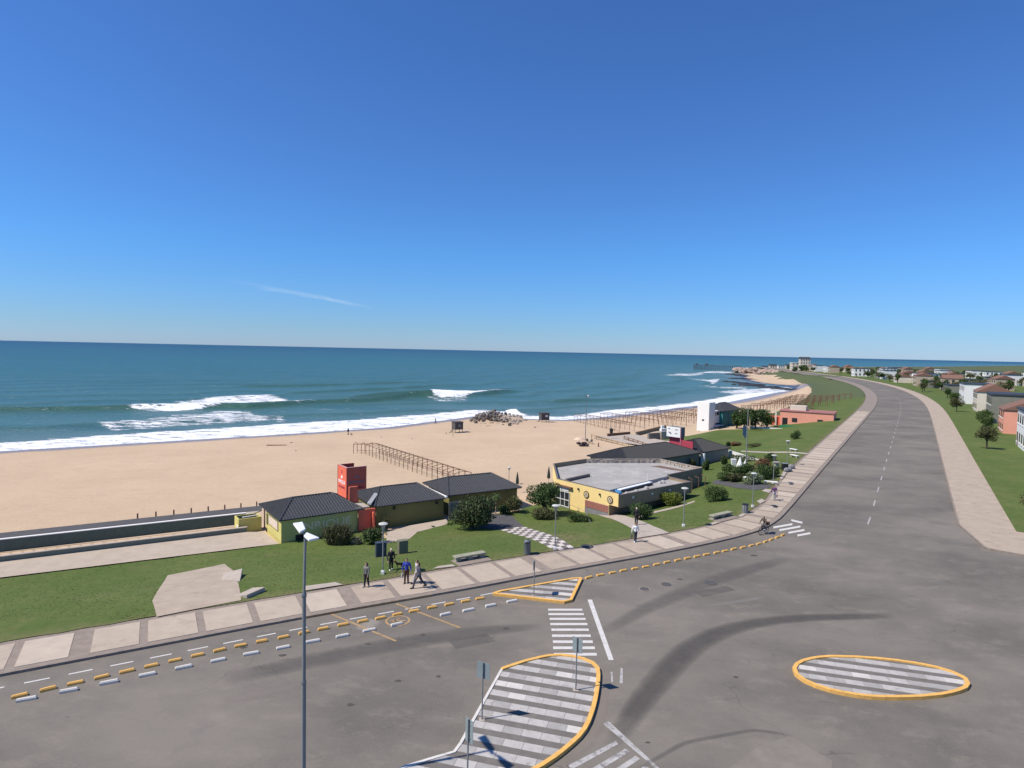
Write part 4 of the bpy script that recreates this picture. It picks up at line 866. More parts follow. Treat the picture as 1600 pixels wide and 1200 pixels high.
# rough inner parapet faces at the back
for i in (4, 5):
    a, b_ = np.array(up_in[i]), np.array(up_in[i + 1]); n_ = np.array([-(b_ - a)[1], (b_ - a)[0]]) / np.hypot(*(b_ - a)); d = (b_ - a) / np.hypot(*(b_ - a)); q = 0.0; LL = np.hypot(*(b_ - a))
    while q < LL - .2:
        w = random.uniform(.3, .75); e = min(q + w, LL); h = random.uniform(.25, .5); MB().prism([tuple(a + d * q), tuple(a + d * (e - .02)), tuple(a + d * (e - .02) + n_ * random.uniform(.1, .3)), tuple(a + d * q + n_ * random.uniform(.1, .3))], 2.70, 2.74 + h).build('parapet_stone', m_rough, Yb); q = e
# step between the main roof and the annex strip, skylight, vents, pipe, blue tarp, rust patch, low beam
ab0, ab1 = np.array(yl(11.3, 69.2)), np.array(yl(20.1, 78.0)); dv = (ab1 - ab0) / np.hypot(*(ab1 - ab0)); nv_ = np.array([-dv[1], dv[0]])
MB().prism([tuple(ab0), tuple(ab1), tuple(ab1 + nv_ * .25), tuple(ab0 + nv_ * .25)], 2.7, 3.12).build('roof_step', m_roofc, Yb)
ax = lambda u, v: tuple(ab0 + dv * u - nv_ * v)
MB().prism([ax(1.3, .2), ax(7.6, .2), ax(7.6, .75), ax(1.3, .75)], 2.72, 2.98).build('skylight_kerb', m_dark, Yb)
MB().prism([ax(1.2, .12), ax(7.7, .12), ax(7.7, .62), ax(1.2, .62)], 2.983, 3.08).build('skylight', M('white_skylight', (.82, .82, .80), .35), Yb)
for u, v in ((1.2, 1.45), (3.0, 1.5), (5.4, 1.3), (9.3, .7), (9.7, .9), (10.1, .6)):
    p = ax(u, v); MB().lathe([(.28, 0), (.28, .14), (.20, .17), (.20, .24)], (p[0], p[1], 2.72), 12).build('roof_vent', M('pale_vent', (.42, .41, .4)), Yb)
tp_ = MB()
for k in range(14):
    p = ax(random.uniform(-.2, 1.3), random.uniform(-.1, .9)); tp_.ball((p[0], p[1], 2.85), (random.uniform(.2, .4), random.uniform(.2, .4), random.uniform(.08, .22)), 7, 5)
tp_.build('blue_tarpaulin', M('blue_tarp', (.06, .22, .42), .5, .4, 3), Yb)
p = ax(7.9, -.2); MB().tube([(p[0], p[1], 2.7), (p[0], p[1], 4.0)], .03, 6).build('roof_pipe', m_white, Yb)
q = [(21.2, 87.3), (23.0, 85.2), (24.6, 83.4), (24.0, 83.0), (22.0, 84.3), (19.8, 86.8)]
MB().prism([yl(*a) for a in q], 2.722, 2.728).build('rust_patch', m_rust, Yb)
q = [P(886, 752.5, .75), P(922, 744.5, .75)]; d = (v2(q[1]) - v2(q[0])); d /= np.hypot(*d); n_ = np.array([-d[1], d[0]]) * .3
MB().prism([yl(*(v2(q[0]))), yl(*(v2(q[1]))), yl(*(v2(q[1]) + n_)), yl(*(v2(q[0]) + n_))], 2.72, 3.08).build('roof_beam', M('dark_coping', (.15, .13, .115)), Yb)
# yellow face: frame with x along the face, z up
fa = math.atan2(pb_[1] - pa[1], pb_[0] - pa[0]); fx, fn_ = np.array([math.cos(fa), math.sin(fa)]), np.array([math.sin(fa), -math.cos(fa)])
def onface(u0, u1, z0, z1, o0, o1, nm, mat, parent=Yb):
    a = fx * u0 + fn_ * o0; b_ = fx * u1 + fn_ * o0; c_ = fx * u1 + fn_ * o1; d_ = fx * u0 + fn_ * o1; return MB().prism([tuple(d_), tuple(c_), tuple(b_), tuple(a)], z0, z1).build(nm, mat, parent)
win = onface(-.0, 2.25, .15, 1.95, .003, .05, 'window', m_glass)
for u in (0.02, .75, 1.45, 2.2): onface(u, u + .06, .15, 1.95, .052, .10, 'mullion', m_white, win)
for z in (.15, .95, 1.9): onface(.08, 2.2, z, z + .07, .052, .09, 'transom', m_white, win)
onface(.1, 2.25, -.45, .12, .003, .06, 'sill_panel', M('grey_sill_panel', (.2, .19, .2)))
onface(.25, 2.1, 2.06, 2.42, .003, .10, 'sign_panel', m_white); onface(-.1, 2.7, 2.5, 2.66, .003, .32, 'awning_beam', m_wood)
for u, z in ((4.9, 2.24), (8.45, 2.33)):
    c_ = fx * u + fn_ * .03; sg = MB(); ringn = 22
    o = MB().lathe([(.40, 0), (.40, .05)], n=24).build('round_sign', M('brown_sign', (.10, .06, .045), .5), Yb); o.location = (c_[0], c_[1], z); o.rotation_euler = (PI / 2, 0, fa); o.scale = (1, 1.05, 1)
    i1 = MB().lathe([(.30, .052), (.30, .06)], n=24).build('sign_ring', M('cream_sign', (.62, .5, .3), .5), o); i2 = MB().prism([(-.22, -.16), (.22, -.16), (0, .24)], .062, .072).build('sign_triangle', M('brown_sign', (.1, .06, .045)), o); MB().prism([(-.10, -.12), (.10, -.12), (0, .06)], .073, .08).build('sign_mark', m_white, o)
bkm = M('red_brick_block', (.38, .15, .11), .9, .15, 4); md_ = M('pale_mortar', (.42, .33, .25))
onface(4.7, 8.25, .82, 1.62, .003, .03, 'lattice_back', md_)
for r_ in range(4):
    for k in range(15):
        u = 4.74 + k * .234; onface(u + .02, u + .195, .84 + r_ * .195, .84 + r_ * .195 + .165, .031, .07, 'brick', bkm)
onface(4.7, 8.25, -.3, .8, .003, .02, 'base_panel', M('grey_base', (.2, .195, .2)))
for u in (3.6, 6.9): onface(u, u + .14, 2.55, 2.75, .003, .2, 'wall_lamp', m_dark)
# window band and pipes on the shaded annex side
us = np.array(outl[2]) - np.array(outl[1]); uL = np.hypot(*us); us = us / uL; nn = np.array([us[1], -us[0]])
for u in (2.3, 5.6, 8.8):
    a = np.array(outl[1]) + us * u; MB().prism([tuple(a + nn * .05), tuple(a + us * .25 + nn * .05), tuple(a + us * .25 + nn * .003), tuple(a + nn * .003)], 2.4, 2.62).build('wall_lamp', m_white, Yb)
# pergola frame at the far right end
for k in range(5):
    a = np.array(outl[3]) + (np.array(outl[4]) - np.array(outl[3])) * (k + .5) / 5; n2 = np.array([.66, -.75]) * .9; MB().tube([(a[0] + n2[0], a[1] + n2[1], .1), (a[0] + n2[0], a[1] + n2[1], 2.3), (a[0], a[1], 2.5)], .05, 6).build('pergola_post', m_wood, Yb)

# --- grey building behind, with its sign tower
g5 = thing('beach_building', 'long grey-walled beach building with a wide dark hipped roof behind the yellow restaurant', 'building', (17.4, 90.5, -2.0), R(40), 'hip-roofed beach buildings')
m_gw = M('grey_green_render', (.19, .19, .155), .85, .1, .8)
m_roof5 = M('dark_slate_tiles', (.030, .032, .037), .6, .22, 3, .2, 15, spec=.25); hip_roof(g5, 19.0, 8.4, 2.32, 3.85, 3.2, 14.6, m_roof5, .36); walls(g5, .3, 18.7, .4, 7.9, -.4, 2.24, m_gw)
g6 = thing('beach_building', 'smaller grey beach building with a dark pyramid-like roof right of the maroon sign tower', 'building', (17.4 + 19.3 * .766, 90.5 + 19.3 * .643, -2.0), R(40), 'hip-roofed beach buildings')
hip_roof(g6, 8.6, 8.2, 2.32, 3.75, 3.4, 5.3, m_roof5, .36); walls(g6, .3, 8.3, .35, 7.8, -.4, 2.24, M('grey_render', (.235, .225, .205), .85, .1, .8))
MB().b2((-.25, -.35, -.4), (.1, .3, 2.1)).build('white_fin', m_white, g6)
st = thing('sign_tower', 'white sign box on a maroon base standing between the grey hip roofs', 'sign tower', (29.06, 106.0, .3), R(40))
MB().b2((0, 0, 1.95), (1.35, 2.75, 3.65)).build('sign_box', M('grey_box_side', (.13, .15, .155), .6), st)
MB().b2((-.06, -.02, 1.93), (-.003, 2.77, 3.67)).build('sign_face', m_white, st)
MB().b2((.55, .1, -1.5), (1.25, 2.6, 1.94)).build('base', m_maroon, st)
MB().b2((0, -.12, -1.5), (.12, -.003, 3.66)).build('post', M('pink_post', (.5, .2, .24)), st)
MB().b2((.1, -2.5, -1.5), (.28, -.13, 1.55)).build('side_wall', m_maroon, st)
mks = M('slate_blue_print', (.10, .12, .2))
for y, z, w, h in ((2.25, 3.3, .34, .16), (2.1, 2.62, .5, .2), (1.9, 2.45, .3, .12)): MB().box((-.07, y, z), (.012, w, h), 0, .3).build('sign_mark', mks, st)
put_text('AEIR', .34, mks, st, (-.064, .78, 3.2), -PI / 2, .9, .004).name = 'sign_lettering'; put_text('BAR', .36, mks, st, (-.064, .78, 2.55), -PI / 2, .9, .004).name = 'sign_lettering'
# --- white tower with teal building
b6 = thing('beach_building', 'dark teal beach building with a tall white tower slab at the far lawn edge', 'building', (50.8, 159.0, -2.2), R(45))
MB().b2((0, 0, -1), (3.2, 3.3, 6.5)).build('white_tower', m_white, b6); MB().b2((-.03, 1.3, 1.7), (-.003, 1.9, 2.1)).build('tower_mark', m_dark, b6)
MB().b2((3.203, .6, -1), (7.0, 3.0, 4.1)).build('white_block', m_white, b6)
for x0, x1, z0, z1 in ((3.6, 4.8, 2.9, 3.7), (5.2, 6.6, 2.9, 3.7), (3.4, 6.9, .5, .9)): MB().b2((x0, .55, z0), (x1, .597, z1)).build('window', m_glass, b6)
MB().b2((3.3, -.6, .2), (7.2, .54, .34)).build('terrace_slab', m_white, b6)
w6 = MB().b2((7.003, -.3, -1), (16.5, 4.2, 4.0)).build('wall', m_teal, b6)
for x in (10.2,): MB().b2((x, -.34, -.4), (x + .12, -.303, 3.9)).build('wall_joint', m_dark, b6)
MB().b2((13, -.36, -.4), (16.4, -.304, 3.2)).build('dark_panel', m_slate, b6)
r6 = thing  # roof as a part with its own ribs
rr = link('roof_holder', None, None, b6, (6.6, -.8, 0)); hr = hip_roof(b6, 10.6, 5.6, 4.0, 5.9, 3.2, 6.5, m_roof, .5); hr.location = (6.5, -.8, .05); bpy.data.objects.remove(rr)
# --- salmon building at the right
b7 = thing('beach_building', 'salmon pink flat-roofed beach building at the right end of the far lawn', 'building', (73.2, 168.5, -2.2), R(-32))
MB().b2((0, 0, -1), (13, 8, 4.0)).build('wall', m_orange, b7); MB().b2((-.2, -.2, 4.003), (13.2, 8.2, 4.2)).build('roof', M('dusky_pink_roof', (.33, .15, .13)), b7)
MB().b2((-3.6, .6, -1), (-.003, 5, 2.2)).build('porch', m_red, b7); MB().b2((-1.3, .1, -1), (-.9, .5, 3.9)).build('porch_post', m_creamw, b7); MB().b2((.6, -.05, -.3), (1.9, -.003, 2.2)).build('door', m_dark, b7)
MB().b2((6.2, -.06, -.4), (7.4, -.003, .7)).build('round_hatch', m_wood, b7)
for x in (3, 9.2): MB().b2((x, -.06, 1.2), (x + 1.3, -.003, 2.3)).build('window', m_glass, b7)
MB().b2((2.0, 3, 4.2), (6, 6, 5.4)).build('roof_block', m_creamw, b7)

# ------------------------------------------------------------------ vegetation
def leaf_mesh(name, blobs, n_, size, mat, up=.3, shell=.55):
    wts = np.array([b[3] * b[4] * b[5] for b in blobs]) ** .8; ch = RNG.choice(len(blobs), n_, p=wts / wts.sum()); B_ = np.array(blobs)[ch]
    d = RNG.normal(size=(n_, 3)); d /= np.linalg.norm(d, axis=1)[:, None]; rr = (shell + (1 - shell) * RNG.random(n_)) ** .8 * (1 + RNG.normal(0, .07, n_)); c = B_[:, :3] + d * B_[:, 3:6] * rr[:, None]
    nrm = d * .6 + RNG.normal(size=(n_, 3)) * .7; nrm[:, 2] += up; nrm /= np.linalg.norm(nrm, axis=1)[:, None]
    a = np.cross(nrm, RNG.normal(size=(n_, 3))); a /= np.linalg.norm(a, axis=1)[:, None]; b_ = np.cross(nrm, a); s = size * RNG.uniform(.6, 1.4, n_)[:, None]
    V = np.stack([c - a * s, c + b_ * s * .55, c + a * s, c - b_ * s * .55], 1).reshape(-1, 3)
    me = bpy.data.meshes.new(name); me.vertices.add(4 * n_); me.vertices.foreach_set('co', V.ravel().astype(np.float32)); me.loops.add(4 * n_); me.loops.foreach_set('vertex_index', np.arange(4 * n_, dtype=np.int32))
    me.polygons.add(n_); me.polygons.foreach_set('loop_start', np.arange(0, 4 * n_, 4, dtype=np.int32)); me.update(calc_edges=True); me.materials.append(mat); return me
def blobs_in(w, d, h, z0, k, r=(.35, .55)):
    o = []
    for _ in range(k):
        q = random.uniform(*r); o.append((random.uniform(-1, 1) * w * (1 - q) * .5, random.uniform(-1, 1) * d * (1 - q) * .5, z0 + h * random.uniform(q * .5, 1 - q * .5), w * q * .5, d * q * .5, h * q * .55))
    return o
def bush(name, label, cat, px, w, d, h, mat, n_=1500, size=.09, rz=0, group=None, k=9, stems=4, pos=None, r=(.4, .62)):
    p = pos or G(*px); o = thing(name, label, cat, tuple(p), rz, group)
    link('foliage', leaf_mesh('foliage', blobs_in(w, d, h, .0, k, r) + [(0, 0, h * .4, w * .36, d * .36, h * .4)], n_, size, mat), None, o)
    mb = MB()
    for _ in range(stems): a = random.uniform(0, 2 * PI); mb.tube([(0.1 * math.cos(a), .1 * math.sin(a), -.1), (w * .18 * math.cos(a), d * .18 * math.sin(a), h * .5), (w * .3 * math.cos(a), d * .3 * math.sin(a), h * .8)], [.035, .025, .012], 5)
    mb.build('stems', m_bark, o); return o
def tree(name, label, px, trunk_h, crown, mat, n_, size, r0=.16, k=12, group=None, pos=None, extra=None, lean=(0, 0)):
    p = pos or G(*px); o = thing(name, label, 'tree', tuple(p), 0, group); w, d, h, z0 = crown; mb = MB()
    mb.tube([(0, 0, -.15), (.04, .02, trunk_h * .5), (lean[0], lean[1], trunk_h), (lean[0] * 1.3, lean[1] * 1.3, z0 + h * .55)], [r0 * 1.25, r0, r0 * .8, r0 * .3], 8); bl = [(x + lean[0], y + lean[1], z, a, b_, c_) for x, y, z, a, b_, c_ in blobs_in(w, d, h, z0, k)]
    for b_ in bl[:8]: mb.tube([(lean[0] * .9, lean[1] * .9, trunk_h * .85), ((lean[0] + b_[0]) * .55, (lean[1] + b_[1]) * .55, (trunk_h + b_[2]) * .52), (b_[0], b_[1], b_[2])], [r0 * .5, r0 * .35, r0 * .12], 6)
    mb.build('trunk', m_bark, o); link('crown', leaf_mesh('crown', bl + (extra or []), n_, size, mat), None, o); return o
random.seed(11)
tree('leafy_tree', 'large dense dark green tree in front of the dark hip roof', (737, 827), 1.1, (5.2, 3.8, 3.4, .35), M('deep_olive_leaves', (.06, .08, .03), .65, .3, 3, island=.6, trans=.2), 7200, .115, .2, 30)
def small_palm(name, label, px, h, mat, n_=26, L_=.8, group=None, tw=.05):
    p = G(*px); o = thing(name, label, 'palm', tuple(p), 0, group); MB().tube([(0, 0, -.1), (.05, 0, h * .5), (0, .03, h)], [tw * 1.4, tw, tw], 7).build('trunk', m_woodp, o)
    for k in range(n_):
        a = 2.4 * k; e = random.uniform(-.5, 1.1); l_ = L_ * random.uniform(.7, 1.1); d = Vector((math.cos(a), math.sin(a), 0)); mb = MB(); s_ = Vector((-d.y, d.x, 0)); pts = [Vector((0, .03, h)) + d * (l_ * t_) * math.cos(e * (1 - t_ * .4)) + Vector((0, 0, l_ * (t_ * math.sin(e) - .55 * t_ * t_))) for t_ in (0, .35, .7, 1)]
        ws = (.03, .06, .045, .004); i = 0; mb.v = [tuple(q + s_ * w * sg) for q, w in zip(pts, ws) for sg in (-1, 1)]; mb.f = [(2 * j, 2 * j + 1, 2 * j + 3, 2 * j + 2) for j in range(3)]; mb.build('leaf', mat, o)
    return o
small_palm('small_palm', 'slim small palm with a pale trunk right of the large dark tree', (774, 806), 2.2, m_leafm, 30, .85)
bush('shrub', 'rounded olive shrub at the corner of the dark hip-roofed building', 'shrub', (803, 801), 2.2, 2.0, 2.0, m_leafo, 2200, .08)
bush('shrub', 'dark low shrub in the shade right of the small palm', 'shrub', (788, 803), 1.8, 1.5, 1.2, m_leafd, 1200, .08)
tree('windswept_tree', 'dark windswept tree with a thick trunk left of the yellow restaurant', (855, 806), 1.1, (4.6, 3.6, 2.7, 1.0), m_leafd, 6500, .10, .26, 17, lean=(-.35, .1))
bush('shrub', 'wide dark shrub under the windswept tree', 'shrub', (850, 812), 3.2, 2.2, 1.35, m_leafo, 3000, .08, k=14)
bush('shrub', 'low dark hedge plant beside the thin rail in front of the yellow wall', 'shrub', (906, 816), 3.2, 1.3, .95, m_leafd, 2600, .07, -.3, k=14)
rl = thing('rail', 'thin dark rail fence around the hedge before the yellow wall', 'rail', tuple(G(885, 811)))
rp = [Vector(G(*a)) - rl.location for a in ((890, 803), (903, 806), (916, 811), (925, 820), (917, 826))]
for q in rp: MB().tube([(q.x, q.y, 0), (q.x, q.y, .9)], .025, 6).build('post', m_pole, rl)
MB().tube([(q.x, q.y, .88) for q in rp], .022, 6).build('top_rail', m_pole, rl)
bush('shrub', 'rounded dark green bush behind the walkers on the curved path', 'shrub', (1003, 812), 2.7, 2.2, 1.75, m_leafd, 3800, .075, k=12)
bush('shrub', 'bright yellow green bush against the annex wall', 'shrub', (1049, 790), 3.1, 2.1, 1.7, m_leafy, 4200, .07, k=12)
bush('shrub', 'large round mid green bush in the middle of the right lawn', 'shrub', (1120, 783), 3.1, 2.6, 1.75, m_leafm, 4200, .08, k=14)
# bamboo-like clump and shrubs along the green building
def clump(label, px, w, h, n_, mat):
    p = G(*px); o = thing('reed_clump', label, 'plant', tuple(p)); V, F = [], []
    for k in range(n_):
        a = random.uniform(0, 2 * PI); r_ = w * .5 * math.sqrt(random.random()) * .55; b0 = Vector((r_ * math.cos(a) * 1.2, r_ * math.sin(a) * .6, -.05)); t_ = b0 + Vector((random.gauss(0, w * .2), random.gauss(0, w * .12), h * random.uniform(.5, 1.0))); md = (b0 + t_) / 2 + Vector((random.gauss(0, .06), random.gauss(0, .06), .1)); s_ = Vector((random.uniform(-1, 1), random.uniform(-1, 1), 0)).normalized() * .022
        i = len(V); V += [tuple(b0 - s_), tuple(b0 + s_), tuple(md - s_), tuple(md + s_), tuple(t_)]; F += [(i, i + 1, i + 3, i + 2), (i + 2, i + 3, i + 4)]
    mb = MB(); mb.v, mb.f = V, F; mb.build('foliage', mat, o); link('leaves', leaf_mesh('leaves', [(0, 0, h * .45, w * .5, w * .3, h * .42)], int(n_ * 1.6), .07, m_leafo), None, o); return o
clump('tall reed-like clump of thin stems growing against the large wall lettering', (528, 851), 3.0, 2.3, 900, M('reed_stems', (.105, .10, .05), .7, .3, 5, island=.5))
bush('shrub', 'dark leafy shrub below the red wall beside the concrete pad', 'shrub', (582, 850), 2.7, 1.6, 1.75, m_leafd, 2600, .08, .5, k=12)
bush('shrub', 'flowering low shrub between the reed clump and the dark leafy shrub', 'shrub', (556, 851), 1.5, 1.2, .9, M('pale_flowering_leaves', (.15, .15, .10), .7, .4, 4, island=.6), 900, .06)
for px, h, lb in (((702, 820), .9, 'tiny spiky plant in front of the slatted gate'), ((676, 824), .5, 'tiny tuft at the edge of the concrete pad')):
    small_palm('spiky_plant', lb, px, .12, m_leafm, 16, h * .8, tw=.03)
bush('creeper', 'small creeper plant hanging on the olive wall', 'plant', (604, 826), .9, .5, 1.5, m_leafo, 500, .06, .5, k=5)
# planting at the right
m_wflower = M('white_flowered_leaves', (.14, .17, .09), .65, .5, 6, island=.7)
hz = [((1133, 752), 2.4, 1.6, m_leafm, 'bushy green hedge plant at the left end of the hedge by the asphalt path'), ((1148, 753), 2.6, 1.5, m_leafo, 'olive hedge plant second from the left by the asphalt path'), ((1160, 745), 2.6, 1.9, m_leafd, 'dark hedge plant behind the short white bench'), ((1176, 757), 2.6, 1.7, m_wflower, 'white flowering bush beside the short white bench'), ((1193, 748), 3.2, 2.1, m_leafd, 'dense dark bush between the flowering bush and the promenade'), ((1208, 745), 2.4, 1.7, m_leafd, 'dark bush at the promenade edge behind the long white bench'),
      ((1170, 737), 2.4, 1.2, m_leafo, 'spiky olive shrub in the middle of the planting before the white wall'), ((1190, 733), 3.0, 1.7, m_leafbr, 'dry red brown bush near the white wall'), ((1204, 721), 2.2, 1.6, m_leafd, 'dark shrub at the right end of the white wall'), ((1140, 738), 2.6, 1.2, m_leafm, 'low green shrub in front of the grey building'), ((1151, 740), 2.2, .8, m_leafd, 'low dark shrub under the white boards')]
for px, w, h, mt, lb in hz: bush('shrub', lb, 'shrub', px, w, w * .75, h, mt, 1700, .10, random.uniform(-.4, .6), k=9)
for px, w, h, mt, lb in (((1103, 735), 1.6, 1.9, m_leafd, 'dark shrub at the white fin of the grey building'), ((1082, 731), 1.6, 1.6, m_leafo, 'small olive shrub left of the white fin on the grey wall'), ((1131, 727), 1.6, 1.7, m_leafd, 'dark shrub at the right corner of the grey building'), ((1149, 696.5), 3.2, .9, m_leafbr, 'brown low planting behind the white wall near the grey roof'), ((1177, 698.5), 4.2, .8, m_leafo, 'low olive planting behind the white wall, right part'), ((1138, 697), 1.6, 1.0, m_leafd, 'small dark shrub behind the grey roof corner'), ((1243, 686), 3.2, 1.9, m_leafd, 'dark shrub alone on the far lawn')):
    bush('shrub', lb, 'shrub', px, w, w * .6, h, mt, 1100, .11, .6, k=7)
# trees by the far buildings
for px, w, h, th, lb in (((1163, 669), 6.0, 5.0, 1.0, 'dark spreading tree right of the teal building'), ((1180, 669), 6.5, 4.6, 1.0, 'dark round tree between the teal and salmon buildings'), ((1198, 667), 5.5, 4.4, .9, 'mid green tree left of the salmon building'), ((1151, 668), 3.0, 3.6, .8, 'narrow dark tree at the right corner of the teal building')):
    tree('coast_tree', lb, px, th, (w, w * .8, h, .3), m_leafd if 'dark' in lb else m_leafm, 2600, .2, .2, 13)
small_palm('palm', 'dark palm with long fronds among the trees by the far buildings', (1171, 672), 3.6, m_leafd, 36, 2.2, tw=.16)
tag(low := MB().b2((0, 0, -.5), (8.5, .3, .4)).build('white_low_wall', m_white, None, False, tuple(G(1171, 668.5)), R(-25)), 'low white wall at the foot of the trees by the far buildings', 'wall')
p = G(1218, 668); tag(MB().b2((0, 0, -.5), (14, .3, .7)).build('green_fence', M('green_fence_paint', (.03, .20, .09), .6), None, False, tuple(p), R(-28)), 'low green fence in front of the salmon building', 'fence')

# ------------------------------------------------------------------ street furniture
def lamp(label, px, h=3.75, tilt=0):
    p = G(*px) if px[0] != 0 else None; o = thing('park_lamp', label, 'street lamp', tuple(p), 0, 'round-topped park lamps')
    MB().prism([(-.12, -.12), (.12, -.12), (.12, .12), (-.12, .12)], -.1, .24).build('base_block', m_white, o); MB().tube([(0, 0, .3), (0, 0, h - .45)], [.05, .042], 10).build('pole', m_pole, o)
    MB().lathe([(.05, h - .5), (.09, h - .42), (.20, h - .12), (.23, h - .08)], n=14).build('lantern', M('grey_lantern', (.3, .31, .3), .4), o); MB().lathe([(.33, h - .08), (.34, h - .03), (.22, h + .03), (.02, h + .05)], n=18).build('lamp_shade', M('pale_lamp_shade', (.5, .5, .46), .5), o); return o
lamp('round-topped park lamp between the blue grey cabinet and the dog walker', (598, 897)); lamp('round-topped park lamp beside the checkered path before the yellow wall', (867, 859))
lamp('round-topped park lamp in the middle of the lawn beside the yellow green bush', (1068, 823)); lamp('round-topped park lamp on the lawn near the dark slatted bin', (1176, 792.5)); lamp('round-topped park lamp behind the long white bench', (1208, 756)); lamp('round-topped park lamp at the far right near the white garden seats', (1230, 727))
lamp('round-topped park lamp standing on the sand behind the dark hip roof', (795, 757), 2.6)
# tall road lamp with two flat heads
tl_ = thing('road_lamp', 'tall grey road lamp with two flat white heads in the left foreground', 'street lamp', (*P(475.5, 834.5, 9.65).xy, 0)); D0 = tl_.location.y
ht = 9.65
MB().tube([(0, 0, 0), (0, 0, 4.1)], .085, 12).build('lower_pole', m_pole, tl_); MB().tube([(0, 0, 4.1), (0, 0, 7.4)], .072, 12).build('middle_pole', m_pole, tl_); MB().tube([(0, 0, 7.4), (.02, .05, ht)], .052, 12).build('upper_pole', m_pole, tl_)
for z in (4.1, 7.4): MB().lathe([(.09, z - .1), (.095, z - .02), (.075, z + .06)], n=12).build('joint_collar', m_steel, tl_)
MB().lathe([(.16, 0), (.16, .03)], n=4).build('base_plate', m_steel, tl_)
mhead = M('white_lamp_head', (.72, .73, .73), .45, .06, 2)
for crn in (((457.9, 817), (472.9, 815), (477.5, 826), (468.4, 831)), ((474.8, 836), (479, 831), (499, 839.5), (482.6, 843))):
    hd = MB(); tp = [P(*q, 9.82) - tl_.location for q in crn]; hd.v = [tuple(q - Vector((0, 0, .08))) for q in tp] + [tuple(q) for q in tp]
    hd.f = [(0, 1, 2, 3), (7, 6, 5, 4), (1, 0, 4, 5), (2, 1, 5, 6), (3, 2, 6, 7), (0, 3, 7, 4)]; cpt = sum(tp, Vector()) / 4
    bevel(hd.build('lamp_head', mhead, tl_), .015); MB().tube([(.02, .05, ht - .1), tuple(cpt * .55 + Vector((.01, .02, 9.72)) * .45 - Vector((0, 0, .06)))], .035, 8).build('bracket', m_steel, tl_)
# sign posts
def signpost(label, px, h, pw, ph_, rz, z0=.11, two=False, pos=None):
    p = pos or P(*px, z0); o = thing('road_sign', label, 'road sign', (p.x, p.y, z0)); MB().tube([(0, 0, 0), (0, 0, h)], .033, 10).build('pole', m_pole, o); d = Vector((math.cos(rz), math.sin(rz), 0)); n_ = Vector((d.y, -d.x, 0))
    MB().b2((-.13, -.13, -.005), (.13, .13, .012)).build('base_plate', m_conc, o)
    pl = MB().box((0, 0, 0), (pw, .012, ph_)).build('sign_plate', m_signback, o, False, tuple(n_ * -.05 + Vector((0, 0, h - ph_ / 2 - .02))), rz)
    MB().box((0, .009, 0), (pw * .96, .004, ph_ * .96)).build('sign_face', M('white_sign_sheet', (.66, .66, .64), .4), pl)
    for z in (-.2, .2): MB().box((0, -.022, z * ph_ / .7), (.14, .03, .04)).build('clamp', m_steel, pl)
    return o
signpost('road sign seen from behind near the left edge of the leaf-shaped island', (753, 1124), 2.6, .62, .74, R(-24)); signpost('road sign seen obliquely at the top end of the leaf-shaped island', (899.5, 1078), 2.6, .58, .70, R(-42))
signpost('road sign in front, its post leaving the photo at the bottom edge', (730, 1229), 2.62, .5, .9, R(-52)); signpost('road sign seen edge-on standing on the triangular island', (834, 931), 2.42, .6, .6, R(83))
sp = signpost  # small white number plate on the second sign
# cabinets, bins, benches
def cabinet(label, px, w, d, h, rz, m1, m2):
    p = G(*px); o = thing('utility_cabinet', label, 'utility cabinet', tuple(p), rz); bevel(MB().b2((-w / 2, -d / 2, -.1), (w / 2, d / 2, h)).build('body', m1, o), .015); MB().b2((-w / 2 + .06, -d / 2 - .015, .08), (w / 2 - .06, -d / 2 - .003, h - .08)).build('door', m2, o); MB().b2((-w / 2 - .03, -d / 2 - .03, h + .002), (w / 2 + .03, d / 2 + .03, h + .05)).build('lid', m2, o)
    MB().b2((-w / 2 - .012, -d / 2 + .05, .1), (-w / 2 - .002, d / 2 - .05, h - .1)).build('side_panel', m2, o); MB().b2((w / 2 - .2, -d / 2 - .03, h * .5), (w / 2 - .15, -d / 2 - .016, h * .62)).build('handle', m_steel, o); return o
cabinet('dark blue grey utility cabinet behind the park lamp on the lawn', (595, 870), .85, .45, 1.18, R(24), m_cab, m_cab); cabinet('olive grey utility cabinet with a lit side right of the blue grey one', (629, 865), .78, .5, 1.1, R(30), m_cab2, m_cab2)
def tbin(label, px, h=1.2, r_=.28, mat=None):
    p = G(*px); o = thing('litter_bin', label, 'litter bin', tuple(p)); mat = mat or m_bin; MB().lathe([(r_ * .92, -.1), (r_, .1), (r_, h * .78), (r_ * 1.06, h * .8), (r_ * 1.0, h * .92), (r_ * .5, h)], n=16).build('body', mat, o, True); MB().box((0, -r_ * .98, h * .84), (r_ * 1.1, .08, .1)).build('opening', m_dark, o); MB().tube([(-.02, .0, h), (.1, 0, h + .04)], .03, 6).build('hinge', m_dark, o); return o
tbin('tall grey cylindrical litter bin between the stone bench and the checkered path', (823.5, 866))
lb_ = thing('litter_bin', 'dark slatted litter bin near the right stone bench', 'litter bin', tuple(G(1164, 801)))
for k in range(10):
    a = 2 * PI * k / 10; MB().box((.3 * math.cos(a), .3 * math.sin(a), .45), (.03, .15, .9), a).build('slat', m_pole, lb_)
MB().lathe([(.25, .0), (.26, .85)], n=14).build('liner', M('grey_liner', (.2, .21, .22)), lb_); MB().lathe([(.34, .86), (.34, .93), (.28, .93)], n=16).build('rim', m_dark, lb_)
